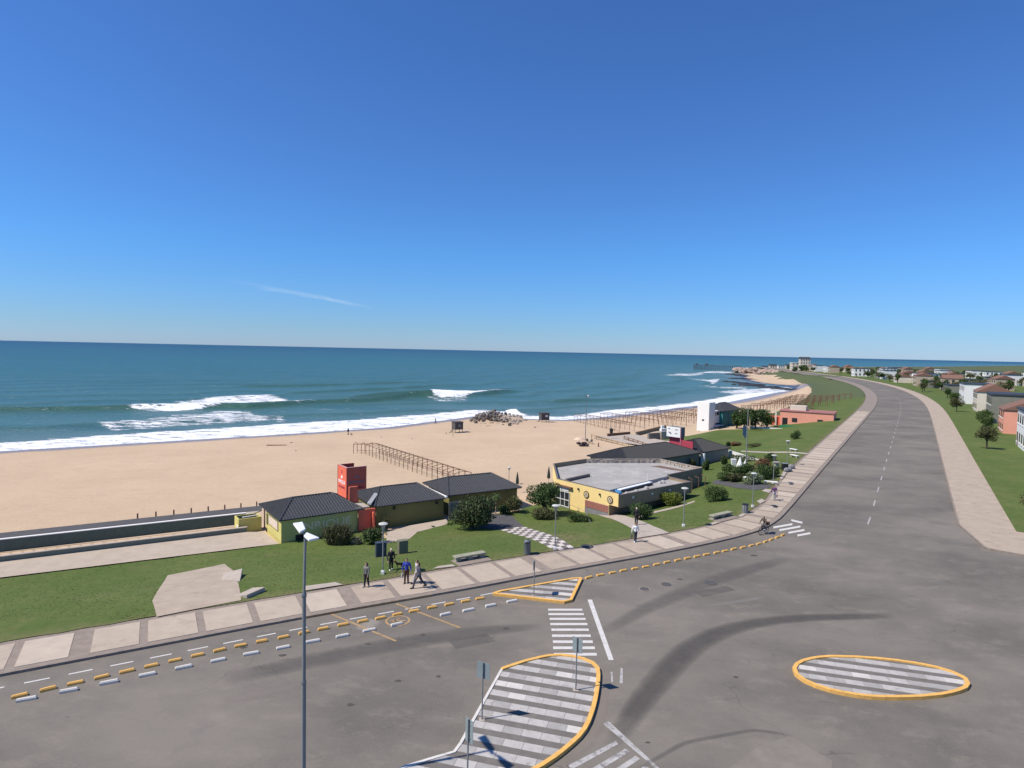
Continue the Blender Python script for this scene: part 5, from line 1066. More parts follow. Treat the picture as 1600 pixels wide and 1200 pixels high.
def stone_bench(label, a, b_, w=.62, h=.46):
    a, b_ = G(*a), G(*b_); d = b_ - a; L_ = d.xy.length; o = thing('stone_bench', label, 'bench', tuple(a), math.atan2(d.y, d.x)); bevel(MB().b2((0, 0, h - .14), (L_, w, h)).build('seat', M('mossy_concrete', (.29, .285, .21), .9, .15, 2, .2, 20), o), .015)
    for x in (.08, L_ * .5 - .2, L_ - .5): MB().b2((x, .1, -.1), (x + .4, w - .08, h - .143)).build('support', M('mossy_concrete', (.29, .285, .21)), o)
    MB().b2((-.1, -.75, -.04), (L_ + .1, w + .05, .06)).build('footing', m_band, o); return o
stone_bench('long stone bench with a mossy slab at the promenade left of the tall bin', (712.5, 880.5), (760, 872)); stone_bench('stone bench with a mossy slab on the right lawn near the slatted bin', (1115.5, 813.5), (1145, 806.5))
def white_bench(label, a, b_, w=.5):
    a, b_ = G(*a), G(*b_); d = b_ - a; L_ = d.xy.length; o = thing('white_bench', label, 'bench', tuple(a), math.atan2(d.y, d.x)); MB().b2((0, 0, .36), (L_, w, .46)).build('seat', m_white, o)
    for x in (.1, L_ - .3): MB().b2((x, .06, -.1), (x + .2, w - .06, .357)).build('support', m_conc, o)
    return o
white_bench('long white bench at the promenade edge behind the walker in purple', (1193.5, 757), (1215, 758.5)); white_bench('short white bench half hidden in the hedge', (1160, 749.5), (1172, 752.5)); white_bench('white garden seat farthest up the right lawn', (1233, 704.5), (1244, 705.5)); white_bench('white garden seat nearest the far end of the promenade', (1234, 714), (1245, 716))
bb = thing('litter_bin', 'dark square bin beside grey boulders at the far end of the promenade', 'litter bin', tuple(G(1226, 735))); MB().b2((-.35, -.35, -.1), (.35, .35, 1.0)).build('body', m_dark, bb); MB().b2((-.38, -.38, 1.003), (.38, .38, 1.06)).build('lid', m_pole, bb)
for px, s, lb in (((1229, 737), .5, 'grey boulder touching the dark square bin at the promenade'), ((1233, 736.5), .45, 'smallest grey boulder, second from the dark square bin'), ((1236, 732), .6, 'biggest grey boulder, farthest from the dark square bin')):
    o = MB().ball((0, 0, 0), (s, s * .8, s * .7), 8, 6).build('boulder', M('grey_boulder', (.22, .22, .22), .9, .25, 2, .6, 6), None, False, tuple(G(*px, .25)), random.random()); tag(o, lb, 'boulder', 'grey boulders by the promenade')
pp = thing('pale_pillar', 'pale square pillar with a wide cap on the lawn by the dry brown bush', 'pillar', tuple(G(1213, 732))); MB().b2((-.28, -.28, -.1), (.28, .28, .85)).build('shaft', M('pale_green_concrete', (.42, .42, .32)), pp); MB().b2((-.42, -.42, .853), (.42, .42, 1.0)).build('cap', m_conc, pp)
for px, kind, lb in (((1146, 728), 0, 'white tapered planter box standing in the planting'), ((1156, 729.5), 1, 'white cone-shaped board beside the tapered planter'), ((1165, 728), 1, 'small white cone-shaped board right of the other one')):
    p = G(*px); o = MB(); s = .8 if 'small' in lb else 1.15
    if kind: o.lathe([(.5 * s, 0), (.28 * s, .7 * s), (.06 * s, 1.25 * s)], n=6)
    else: o.lathe([(.35, -.1), (.55, 1.1), (.5, 1.1)], n=4)
    tag(o.build('white_planter' if not kind else 'white_cone', m_white, None, False, tuple(p), R(40)), lb, 'planter' if not kind else 'cone')
a, b_ = G(1138, 715), G(1198, 722); d = b_ - a; ww = thing('garden_wall', 'long white garden wall right of the grey building', 'wall', tuple(a), math.atan2(d.y, d.x)); L_ = d.xy.length
MB().b2((0, 0, -1), (L_, .22, 1.3)).build('wall', m_white, ww); MB().b2((-.03, -.03, 1.303), (L_ + .03, .25, 1.35)).build('coping', m_white, ww)
tag(link('hedge', leaf_mesh('hedge', [(x, y, z, .42, .34, .34) for x in np.arange(-1.6, 1.7, .4) for y in (-.25, .25) for z in (.35, .85)], 1800, .08, m_leafd), None, None, tuple(G(1160, 722)), R(-15)), 'clipped dark box hedge in front of the white garden wall', 'hedge')
bp_ = thing('banner_pole', 'tall slim grey pole with a small blue banner on the right lawn', 'pole', tuple(G(1165.5, 729))); MB().tube([(0, 0, -.1), (0, 0, 9.4)], [.09, .05], 10).build('pole', m_pole, bp_); bn = MB().box((-.42, 0, 5.55), (.55, .03, 1.5)).build('banner', m_blue, bp_); MB().box((-.3, 0, 4.6), (.28, .03, .35)).build('banner_tail', m_blue, bp_); MB().tube([(0, 0, 6.32), (-.72, 0, 6.32)], .02, 6).build('banner_arm', m_pole, bp_)
# closed parasols between the buildings
for px, zb_, lb in (((808, 766), -2.6, 'small dark closed parasol behind the corner of the dark hip roof'), ((857, 757), -2.3, 'dark closed parasol left of the yellow restaurant')):
    p = P(*px, zb_ - .2); o = thing('closed_parasol', lb, 'parasol', tuple(p)); MB().tube([(0, 0, 0), (0, 0, 2.6)], .03, 6).build('pole', m_woodp, o); MB().lathe([(.20, .9), (.24, 1.1), (.17, 1.8), (.03, 2.6)], n=8).build('canopy', M('dark_green_canvas', (.03, .045, .04), .85), o)

# ------------------------------------------------------------------ the beach
def zs_(x, y): return tz(x, y)
def tent_row(label, a, b_, width, bay, h, fine):
    a, b_ = np.array(a), np.array(b_); d = b_ - a; L_ = np.hypot(*d); d /= L_; n_ = np.array([-d[1], d[0]]); k = int(L_ / bay); z0 = zs_(*a); o = thing('tent_frame_row', label, 'tent frames', (a[0], a[1], z0), 0, 'wooden tent frames on the beach')
    r_ = .058 if fine else .085; pos = lambda i, j: (d * bay * i + n_ * width * j); gz = lambda q: zs_(a[0] + q[0], a[1] + q[1]) - z0; acc = MB(); accb = MB(); pm_ = bm_ = None
    for i in range(k + 1):
        for j in (0, 1):
            q = pos(i, j); z = gz(q)
            mb = MB().tube([(q[0], q[1], z - .3), (q[0], q[1], z + h)], r_, 5)
            if fine: mb.build('post', m_wood, o)
            else: acc.v += mb.v and []; off0 = len(acc.v); acc.v += mb.v; acc.f += [tuple(x + off0 for x in f) for f in mb.f]
        q0, q1 = pos(i, 0), pos(i, 1); m_ = (q0 + q1) / 2; mb = MB().tube([(q0[0], q0[1], gz(q0) + h), (m_[0], m_[1], gz(m_) + h + .28), (q1[0], q1[1], gz(q1) + h)], r_ * .8, 5)
        if fine: mb.build('crossbeam', m_wood, o)
        else: off0 = len(accb.v); accb.v += mb.v; accb.f += [tuple(x + off0 for x in f) for f in mb.f]
    for j in (0, 1):
        for zz in ((h - .03,) if not fine else (h - .03, .45)):
            if zz < 1 and j: continue
            MB().tube([(q[0], q[1], gz(q) + zz) for q in (pos(i, j) for i in range(k + 1))], r_ * .75, 5).build('rail', m_wood, o)
    if not fine: acc.build('posts', m_wood, o)['kind'] = 'stuff'; accb.build('crossbeams', m_wood, o)['kind'] = 'stuff'
def BP(px, py):                                         # point on the sand
    p = G(px, py); return (p.x, p.y)
tent_row('long wooden tent frame row on the open sand behind the red tower', BP(592, 708.5), BP(738, 759), -2.7, 1.95, 1.95, True); tent_row('short wooden tent frame at the seaward end of the long row on the open sand', BP(558, 707), BP(589, 708), -1.6, 1.7, 1.9, True)
r0a, r0b = np.array(BP(897, 659)), np.array(BP(1004, 684)); stp = np.array([5.9, 3.5])
rown = ['nearest the clearing', 'second from the clearing', 'third from the clearing', 'fourth from the clearing', 'fifth from the clearing', 'sixth from the clearing']
dd_ = (r0b - r0a) / np.hypot(*(r0b - r0a))
for k in range(6):
    L_ = 36 - 1.4 * k; a = r0a + stp * k * 1.55; tent_row('wooden tent frame row left of the white tower, ' + rown[k], a, a + dd_ * L_, 4.2, 3.0, 2.3, k < 2)
r1 = np.array([83.0, 224.0]); ordn = ['nearest the teal building', 'second from the teal building', 'third from the teal building', 'fourth from the teal building', 'fifth from the teal building', 'sixth from the teal building']
for k in range(6):
    a = r1 + np.array([7.2, 9.2]) * k; tent_row('wooden tent frame row behind the far trees, ' + ordn[k], a, a + np.array([.80, -.60]) * (21 + k), 3.6, 2.3, 2.25, False)
def hut(label, px, w, h, leg, rz, sign):
    p = G(*px); o = thing('lifeguard_hut', label, 'lifeguard hut', tuple(p), rz, 'lifeguard huts'); d = w * .95
    MB().b2((-w / 2, -d / 2, leg), (w / 2, d / 2, leg + h)).build('cabin', m_dkpanel, o)
    MB().b2((-w / 2 - .15, -d / 2 - .2, leg + h + .003), (w / 2 + .15, d / 2 + .2, leg + h + .12)).build('roof', m_dkpanel, o)
    for x in (-w / 2 + .1, w / 2 - .1):
        for y in (-d / 2 + .1, d / 2 - .1): MB().tube([(x, y, -.3), (x, y, leg)], .07, 6).build('leg', m_dkpanel, o)
    for k in range(6): MB().b2((-w / 2 + .05 + k * w / 6, -d / 2 - .025, leg + .05), (-w / 2 + k * w / 6 + w / 6 - .03, -d / 2 - .003, leg + h - .05)).build('board', m_dkpanel, o)
    if sign: MB().b2((-.05, -d / 2 - .05, leg + h * .48), (.75, -d / 2 - .027, leg + h * .75)).build('sign_panel', m_white, o)
    else: MB().lathe([(.38, 0), (.38, .03)], n=16).build('round_emblem', M('grey_emblem', (.2, .21, .2)), o).matrix_local = Matrix.Translation((.1, -d / 2 - .027, leg + h * .55)) @ Matrix.Rotation(PI / 2, 4, 'X')
    for sx in (-.35, .35): MB().tube([(-w / 2 - 1.3, sx, -.2), (-w / 2, sx, leg)], .05, 5).build('ladder_rail', m_dkpanel, o)
    for k in range(3): MB().tube([(-w / 2 - 1.0 + k * .35, -.35, .1 + k * leg * .3), (-w / 2 - 1.0 + k * .35, .35, .1 + k * leg * .3)], .03, 5).build('ladder_rung', m_dkpanel, o)
hut('dark lifeguard hut on stilts with a round emblem, left of the rock pile', (714.5, 675.5), 2.3, 1.9, .85, R(30), False); hut('dark lifeguard hut on stilts with a white panel, right of the rock pile', (850, 659.5), 2.6, 2.1, .75, R(18), True)
p = G(707.8, 683); bpst = tag(MB().tube([(0, 0, -.2), (0, 0, 2.3)], .05, 6).build('beach_post', m_wood, None, False, tuple(p)), 'thin dark post in the sand beside the left lifeguard hut', 'post')
# rock pile at the waterline
rk0 = G(775, 659); rp_ = thing('rock_pile', 'pile of grey brown boulders at the waterline between the two huts', 'rock pile', tuple(rk0)); rme = []
for v in range(6):
    mb = MB().ball((0, 0, 0), 1, 8, 6); mb.v = [tuple(Vector(q) * (1 + .45 * noise.noise(Vector(q) * 1.6 + Vector((v * 7, 0, 0))))) for q in mb.v]; rme.append(mb.mesh('rock', m_stone if v in (1, 3) else M('pale_boulder', (.36, .30, .245), .95, .3, 2, .8, 6) if v == 5 else M('dark_boulder', (.125, .11, .10), .95, .35, 2, .8, 6)))
c_ = [np.array(BP(*q)) for q in ((738, 656), (760, 658), (778, 656), (800, 657), (815, 659), (770, 650), (790, 650))]; sdm = MB()
for k in range(240):
    u_ = random.random(); q = c_[0] * (1 - u_) + c_[4] * u_ + (c_[5] - c_[1]) * random.gauss(.25, .38); mid = max(0, 1 - (2 * u_ - .85) ** 2) * (1.0 if u_ < .6 else .6); z = tz(*q) + random.random() ** .7 * 1.9 * mid; s = random.uniform(.32, .75)
    o = link('rock', rme[random.choice((0, 1, 2, 3, 4)) if u_ < .55 or random.random() < .4 else 5], None, rp_, (q[0] - rk0.x, q[1] - rk0.y, z - rk0.z)); o.rotation_euler = (random.random() * 6, random.random() * 6, random.random() * 6); o.scale = (s * random.uniform(.8, 1.3), s, s * random.uniform(.6, .9))
q = (c_[2] + c_[3]) / 2; MB().ball((q[0] - rk0.x + 1.5, q[1] - rk0.y, -.4), (6.0, 3.0, 1.3), 18, 10).build('sand_mound', M('pale_rubble_sand', (.42, .33, .25), .95, .3, 1.2, .7, 4), rp_, True)
# beach lamp pole, gear, barrier, rails, boardwalk
o = thing('beach_light', 'very tall thin light pole with a flat lamp head standing on the sand', 'light pole', tuple(G(914.5, 689))); MB().tube([(0, 0, -.2), (0, 0, 10.3)], [.09, .05], 8).build('pole', m_steel, o); MB().box((0, 0, 10.35), (1.5, .4, .14)).build('lamp_head', m_steel, o); MB().box((.35, -.22, 10.5), (.4, .2, .3)).build('floodlight', m_white, o)
tag(sheet('boardwalk', [BP(*q) for q in ((926, 682), (948, 683.5), (985, 680), (993, 680.5), (1030, 689), (1046, 691), (1046, 697), (1012, 699), (975, 694))], m_conc, lambda x, y: ter(x, y) + .3, 1.2), kind='structure')
def barrier(name, label, a, b_, h, th, mat, n_=None):
    a, b_ = np.array(BP(*a)), np.array(BP(*b_)); d = b_ - a; L_ = np.hypot(*d); o = thing(name, label, 'barrier', (a[0], a[1], tz(*a)), math.atan2(d[1], d[0]))
    if n_:
        for z in (.55, .95): MB().b2((0, -.05, z), (L_, .05, z + .14)).build('rail', mat, o)
        for k in range(n_ + 1): MB().b2((L_ * k / n_ - .07, -.07, -.5), (L_ * k / n_ + .07, .07, 1.15)).build('post', mat, o)
    else:
        MB().b2((0, -th / 2, -.5), (L_, th / 2, h)).build('wall', mat, o); MB().b2((-.05, -th / 2 - .06, h + .003), (L_ + .05, th / 2 + .06, h + .12)).build('coping', m_wood, o)
    return o
barrier('beach_barrier', 'low brown wooden barrier wall on the sand with a dark bin, left of the gap', (949, 683.5), (984, 680), .8, .3, m_wood); barrier('beach_barrier', 'long brown topped low wall rising from the boardwalk gap to the grass', (994, 680.5), (1040, 669.5), .7, .35, M('grey_green_stone', (.17, .17, .13), .9, .3, 2))
barrier('beach_rail', 'double wooden rail along the sand side of the boardwalk', (924, 685.5), (982, 698), 1, .1, m_woodp, 7); barrier('beach_rail', 'wooden rail in the middle of the boardwalk', (975, 688.5), (1012, 698.5), 1, .1, m_wood, 5)
o = thing('beach_bin', 'small dark bin on the left end of the brown beach barrier', 'litter bin', tuple(G(955, 682.5))); MB().lathe([(.35, -.2), (.4, 1.5), (.5, 1.55), (.42, 2.0)], n=10).build('body', m_dark, o); MB().lathe([(.1, 2.0), (.1, 2.3)], n=8).build('knob', m_wood, o)
sw0 = thing('stone_wall', 'stone retaining wall with pale blocks left of the white sign box', 'wall', tuple(G(1014, 688)), R(30)); MB().b2((0, 0, -1), (3.4, .6, 1.6)).build('dark_wall', M('grey_stone_wall', (.2, .18, .155), .95, .3, 1.5, .6, 4), sw0); MB().b2((3.403, -.4, -1), (6.4, .9, 1.9)).build('pale_block', m_conc, sw0); MB().b2((4.0, .2, 1.9), (5.6, .85, 2.5)).build('white_block', m_white, sw0); MB().b2((4.8, 1.0, 1.9), (5.6, 1.4, 3.1)).build('white_block', m_white, sw0)
o = thing('beach_umbrella', 'pale beach umbrella leaning over a dark heap beside the tall light pole', 'umbrella', tuple(G(906, 694.5))); MB().tube([(0, 0, -.2), (-.15, 0, 1.3)], .03, 6).build('pole', m_woodp, o); MB().lathe([(1.25, 1.15), (.8, 1.45), (.05, 1.62)], (-.15, 0, 0), 10).build('canopy', M('pale_peach_canvas', (.60, .45, .33), .8), o)
o = tag(MB().build('beach_gear_heap', m_dark, None, False, tuple(G(911.5, 697))), 'dark heap of beach gear under the pale umbrella', 'gear heap'); mb = MB()
for k in range(14): mb.ball((random.uniform(-1.1, 1.1), random.uniform(-.6, .6), random.uniform(.1, .65)), (random.uniform(.25, .55), random.uniform(.25, .5), random.uniform(.2, .45)), 7, 5)
o.data = mb.mesh('beach_gear_heap', M('dark_plum_cloth', (.06, .045, .05), .9, .5, 3))
def chair(label, px, rz):
    p = G(*px); o = thing('beach_chair', label, 'beach chair', tuple(p), rz)
    for x in (-.25, .25): MB().tube([(x, -.3, 0), (x, .2, .45), (x, .45, 1.0)], .025, 5).build('side_frame', m_wood, o); MB().tube([(x, .4, 0), (x, -.25, .42)], .025, 5).build('leg', m_wood, o)
    MB().box((0, -.05, .42), (.5, .5, .03)).build('seat', c_dgrey, o); MB().box((0, .33, .72), (.5, .03, .55), 0, -.35).build('backrest', c_dgrey, o)
chair('dark folding beach chair nearer the tall light pole', (918.5, 692.5), .4); chair('dark folding beach chair right of the other chair', (923.5, 693.5), -.5)
o = MB().tube([(0, 0, -.2), (0, 0, .8)], [.16, .12], 7).build('sand_post', m_wood, None, False, tuple(G(935, 697.5))); tag(o, 'short thick stump in the sand right of the umbrella', 'post')
o = MB().box((0, 0, .07), (4.2, .28, .14)).build('driftwood_plank', m_wood, None, False, tuple(G(432, 696)), R(8)); tag(o, 'long brown plank lying on the empty sand at the left', 'plank')
for px, s in (((455, 692), .3), ((644, 686), .25), ((596, 684), .35), ((697, 677), .25), ((836, 668), .4), ((786, 664), .5), ((462, 705), .25)):
    o = link('beach_rock', rme[1], None, None, tuple(G(*px)), random.random() * 6); o.scale = (s, s, s * .6); tag(o, 'small dark lump lying alone on the open sand', 'rock', 'small lumps on the sand')

# ------------------------------------------------------------------ far pier and headland
pr0 = P(1086, 577.5, -1.2); pr = thing('fishing_pier', 'long dark fishing pier on thin legs far off the headland', 'pier'); D1 = 905.0
a, b_ = PD(1084, 575.5, 960), PD(1158, 577.5, 930); zt_ = .3
pr.location = (a.x, a.y, 0); d = Vector((b_.x - a.x, b_.y - a.y, 0)); L_ = d.length; d.normalize(); pr.rotation_euler = (0, 0, math.atan2(d.y, d.x))
m_pier = M('hazed_pier_timber', (.10, .105, .12), .9, .2, .5); MB().b2((0, -2.5, zt_ + .2), (L_, 2.5, zt_ + .7)).build('deck', m_pier, pr); MB().b2((0, -2.4, zt_ + 1.5), (L_, -2.3, zt_ + 1.75)).build('rail', m_pier, pr)  # timber colour lifted to grey-blue, distance haze painted in
for k in range(26):
    x = L_ * (k / 25) ** 1.15
    for y in (-2, 2): MB().b2((x - .22, y - .22, -8), (x + .22, y + .22, zt_ + .197)).build('pier_leg', m_pier, pr)
for x, w, h in ((3, 3, 2.2), (17, 4, 2.8)): MB().b2((x, -2.2, zt_ + .703), (x + w, 2.2, zt_ + .7 + h)).build('pier_shed', m_pier, pr)
# dark tidal rock shelves
def shelf(label, px, n_, sx, sy):
    c0 = P(*px[0], SEA_Z); o = thing('rock_shelf', label, 'rock shelf', tuple(c0)); ln = np.array([v2(P(*q, SEA_Z)) for q in px]); mb = MB()
    for k in range(n_):
        q = resamp(ln, np.array([arcl(ln)[-1] * random.random()]))[0]; r_ = random.uniform(.5, 1.2); i0 = len(mb.v); mb.ball((q[0] - c0.x + random.gauss(0, sx * .4), q[1] - c0.y + random.gauss(0, sy), random.uniform(-.5, .1)), (sx * r_, sy * r_, random.uniform(.5, 1.2)), 8, 5)
        mb.v[i0:] = [tuple(Vector(w) + Vector((noise.noise(Vector(w) * .3) * 1.5, noise.noise(Vector(w) * .3 + Vector((9, 9, 9))) * 1.5, noise.noise(Vector(w) * .5) * .5))) for w in mb.v[i0:]]
    mb.build('rocks', m_rockd, o)['kind'] = 'stuff'
shelf('dark tidal rock shelf nearest the beach below the headland', [(1150, 601), (1190, 604), (1225, 608), (1252, 611)], 60, 5, 3); shelf('dark tidal rock shelf reaching farthest out before the headland', [(1136, 596.5), (1160, 599), (1190, 603)], 40, 6, 4); shelf('thin dark tidal rock line between the shelves and the headland', [(1140, 591.5), (1165, 592.5), (1195, 595)], 34, 7, 4); shelf('dark rocks at the foot of the headland cliff', [(1145, 585), (1165, 588), (1190, 590)], 40, 7, 5)
# headland cliffs and boulders
cl = thing('headland_cliff', 'pale rocky cliff edge at the tip of the far headland', 'cliff', tuple(PD(1180, 584, 800))); mb = MB(); cl0 = cl.location
for k in range(260):
    px = random.uniform(1148, 1212); D = 840 - (px - 1150) * 1.6 + random.uniform(-25, 25); q = PD(px, 580, D); z = random.uniform(-6, -1.0); s = random.uniform(1.2, 3.6); i0 = len(mb.v); mb.ball((q.x - cl0.x, q.y - cl0.y, z - cl0.z), (s * 1.3, s, s * .6), 7, 5)
    mb.v[i0:] = [tuple(Vector(w) + Vector([noise.noise(Vector(w) * .22 + Vector((a_, 0, 0))) * 2.4 for a_ in (0, 9, 17)])) for w in mb.v[i0:]]
o = mb.build('cliff_rocks', M('pale_cliff_rock', (.36, .27, .22), .95, .5, .12, .8, .5), cl); o['kind'] = 'stuff'
def house(label, pos, w, d, h, rz, wall, roofm, floors=2, gable=False):
    o = thing('coast_house', label, 'house', pos, rz); MB().b2((0, 0, -2), (w, d, h)).build('wall', wall, o)
    if gable:
        mb = MB(); mb.v = [(-.3, -.3, h), (w + .3, -.3, h), (w + .3, d + .3, h), (-.3, d + .3, h), (-.3, d / 2, h + w * .22), (w + .3, d / 2, h + w * .22)]; mb.f = [(0, 1, 5, 4), (2, 3, 4, 5), (0, 4, 3), (1, 2, 5), (3, 2, 1, 0)]; mb.build('roof', roofm, o)
    else: MB().b2((-.25, -.25, h + .003), (w + .25, d + .25, h + .35)).build('roof', roofm, o)
    n_ = max(2, int(w / 3)); fh = h / floors
    for f in range(floors):
        for k in range(n_):
            x = w * (k + .5) / n_; wn = MB().b2((x - .6, -.06, f * fh + fh * .3), (x + .6, -.003, f * fh + fh * .78)).build('window', m_glass, o); MB().b2((x - .7, -.14, f * fh + fh * .22), (x + .7, -.003, f * fh + fh * .29)).build('sill', m_white, wn)
        for k in range(2):
            y = d * (k + .5) / 2; MB().b2((-.06, y - .6, f * fh + fh * .3), (-.003, y + .6, f * fh + fh * .78)).build('window', m_glass, o)
    MB().b2((w * .12, -.08, -.2), (w * .12 + 1.0, -.062, 2.1)).build('door', m_wood, o); return o
hp = PD(1237, 580.5, 760); house('white two-storey house on the headland at the right photo edge', (hp.x, hp.y, tz(hp.x, hp.y) - .2), 8, 9, 9.5, R(-8), m_creamw, m_white, 3)
hp = PD(1250, 579, 800); house('tall cream house behind the white headland house', (hp.x, hp.y, tz(hp.x, hp.y)), 12, 10, 14, R(-12), m_creamw, m_roof, 4, True)
for i, (px, py, D, w, h, lb) in enumerate(((1191, 577.5, 900, 9, 4, 'low white house first from the headland tip'), (1203, 577.8, 890, 10, 4.2, 'low white house second from the headland tip'), (1216, 578.5, 880, 12, 4, 'long pale house third from the headland tip'), (1228, 579, 860, 8, 4.4, 'pale house next to the white headland house'))):
    q = PD(px, py, D); house(lb, (q.x, q.y, tz(q.x, q.y)), w, 7, h, R(random.uniform(-20, 10)), m_creamw if i % 2 else m_white, m_roof, 1, i != 2)
for px, py, D, s, lb in ((1241, 585, 700, 7, 'dark round tree below the white headland house'), (1252, 582, 720, 8, 'dark tree at the right photo edge on the headland'), (1232, 580, 850, 5, 'small dark tree left of the white headland house'), (1246, 572, 790, 7, 'dark tree behind the white headland house')):
    q = PD(px, py, D); tree('coast_tree', lb, None, 1.5, (s, s, s * .75, .3), m_leafd, 900, .45, .3, 9, pos=Vector((q.x, q.y, tz(q.x, q.y))))

# ------------------------------------------------------------------ people
def capsule(mb, p, q, r0, r1, n=10):
    p, q = Vector(p), Vector(q); d = q - p; L_ = d.length; d.normalize(); a = d.cross(Vector((0, 0, 1)) if abs(d.z) < .9 else Vector((1, 0, 0))).normalized(); b_ = d.cross(a); rings = []
    for k in range(1, 4): t_ = PI / 2 * (1 - k / 3.0); rings.append((p - d * r0 * math.sin(t_), r0 * math.cos(t_)))
    for k in range(0, 3): t_ = PI / 2 * k / 3.0; rings.append((q + d * r1 * math.sin(t_), r1 * math.cos(t_)))
    i = len(mb.v); mb.v += [tuple(c + (a * math.cos(2 * PI * j / n) + b_ * math.sin(2 * PI * j / n)) * r) for c, r in rings for j in range(n)]; m_ = len(rings)
    for k in range(m_ - 1):
        for j in range(n): mb.f.append((i + k * n + j, i + k * n + (j + 1) % n, i + (k + 1) * n + (j + 1) % n, i + (k + 1) * n + j))
    mb.v += [tuple(p - d * r0), tuple(q + d * r1)]; A, B_ = len(mb.v) - 2, len(mb.v) - 1
    for j in range(n): mb.f.append((A, i + (j + 1) % n, i + j)); mb.f.append((i + (m_ - 1) * n + j, i + (m_ - 1) * n + (j + 1) % n, B_))
def fuse(mb, name, mat, parent, vox=.014, sm_=3):        # one continuous surface from overlapping shapes
    o = mb.build(name, mat); md = o.modifiers.new('remesh', 'REMESH'); md.mode = 'VOXEL'; md.voxel_size = vox; md.use_smooth_shade = True
    if sm_: s_ = o.modifiers.new('smooth', 'SMOOTH'); s_.iterations = sm_; s_.factor = .5
    me = bpy.data.meshes.new_from_object(o.evaluated_get(bpy.context.evaluated_depsgraph_get())); me.name = name; bpy.data.objects.remove(o)
    if not me.materials: me.materials.append(mat)
    return link(name, me, None, parent)
def person(label, pos, face, top, legs, hair, shoes, h=1.70, stride=0.0, arms=((.05, .0), (-.05, .0)), long_hair=False, skirt=False, joints=None, lean=0.0, bag=None, sleeves=True, group=None):
    o = thing('person', label, 'person', tuple(pos), face, group); k = h / 1.70; S = lambda *a: Vector((a[0] * k, a[1] * k, a[2] * k)); J = {}
    J['pel'] = S(0, 0, .95); J['wai'] = S(0, lean * .1, 1.10); J['che'] = S(0, lean * .28, 1.32); J['nek'] = S(0, lean * .36, 1.46); J['hed'] = S(0, lean * .42 + .015, 1.585)
    for sg, s_ in ((-1, 'l'), (1, 'r')):
        f = stride * sg; J['hip' + s_] = S(sg * .09, 0, .90); J['kne' + s_] = S(sg * .095, f * .20 + .02 * abs(stride), .49 + .02 * abs(stride)); J['ank' + s_] = S(sg * .10, f * .36 - (.10 * abs(stride) if f < 0 else 0), .085 + (.09 * abs(stride) if f < 0 else 0)); J['toe' + s_] = J['ank' + s_] + S(sg * .02, .14, -.045)
        fw_, ou = arms[0 if sg < 0 else 1]; sh = J['sho' + s_] = S(sg * .185, lean * .34, 1.40); J['elb' + s_] = sh + S(sg * (.05 + ou * .5), fw_ * .5, -.28); J['wri' + s_] = J['elb' + s_] + S(sg * ou * .3, fw_ * .9 + .05, -.235)
    if joints: J.update({a: Vector(b_) * k for a, b_ in joints.items()})
    b = MB(); H = J['hed']
    b.ball(H + S(0, .0, .0), (.076 * k, .092 * k, .115 * k), 14, 10); capsule(b, J['nek'] - S(0, 0, .03), H - S(0, .01, .05), .052 * k, .05 * k); b.ball(H + S(0, .092, -.015), (.014 * k, .02 * k, .022 * k), 6, 5)
    for sg in (-1, 1): b.ball(H + S(sg * .076, -.005, -.005), (.012 * k, .02 * k, .028 * k), 6, 5)
    capsule(b, J['pel'], J['wai'], .13 * k, .115 * k); capsule(b, J['wai'], J['che'], .115 * k, .135 * k); capsule(b, J['che'] + S(-.07, 0, 0), J['che'] + S(.07, 0, 0), .12 * k, .12 * k); capsule(b, J['che'], J['nek'], .10 * k, .055 * k)
    for s_ in 'lr':
        sg = -1 if s_ == 'l' else 1
        capsule(b, J['che'] + S(sg * .08, 0, .06), J['sho' + s_], .075 * k, .06 * k); capsule(b, J['sho' + s_], J['elb' + s_], .052 * k, .042 * k); capsule(b, J['elb' + s_], J['wri' + s_], .042 * k, .028 * k)
        wd = (J['wri' + s_] - J['elb' + s_]).normalized(); sd = Vector((0, 1, 0)); sd = (sd - wd * sd.dot(wd)); sd = sd.normalized() if sd.length > .1 else Vector((0, 0, 1)); w0 = J['wri' + s_]; pn = w0 + wd * .085 * k
        capsule(b, w0, pn - sd * .012, .030 * k, .030 * k); capsule(b, w0 + sd * .02, pn + sd * .018, .024 * k, .024 * k)
        for fi, (of, ln) in enumerate(((.034, .072), (.012, .082), (-.011, .077), (-.033, .060))):
            f0 = pn + sd * of * k; f1 = f0 + (wd * .55 * ln + Vector((-sg * .012, 0, 0))) * k; f2 = f1 + (wd * .40 * ln + Vector((-sg * .025, 0, 0))) * k; b.tube([f0 - wd * .02, f1, f2], [.0095 * k, .009 * k, .0075 * k], 6)
        t0 = w0 + wd * .025 * k + sd * .03 * k; b.tube([t0, t0 + (sd * .035 + wd * .03) * k, t0 + (sd * .045 + wd * .065) * k], [.012 * k, .011 * k, .009 * k], 6)
        capsule(b, J['hip' + s_], J['kne' + s_], .085 * k, .055 * k); capsule(b, J['kne' + s_], J['ank' + s_], .055 * k, .038 * k); capsule(b, J['ank' + s_] - S(0, .03, .03), J['toe' + s_], .042 * k, .032 * k)
    fuse(b, 'body', m_skin, o, .0125, 2)
    e_ = MB()
    for sg in (-1, 1): e_.ball(H + S(sg * .03, .083, .012), .011 * k, 6, 5)
    e_.build('eyes', m_hairb, o); MB().box(H + S(0, .086, -.052), (.04 * k, .012 * k, .008 * k)).build('mouth', M('lips', (.35, .12, .1), .5), o)
    hm = MB(); hm.ball(H + S(0, -.018, .022), (.088 * k, .098 * k, .108 * k), 14, 9)
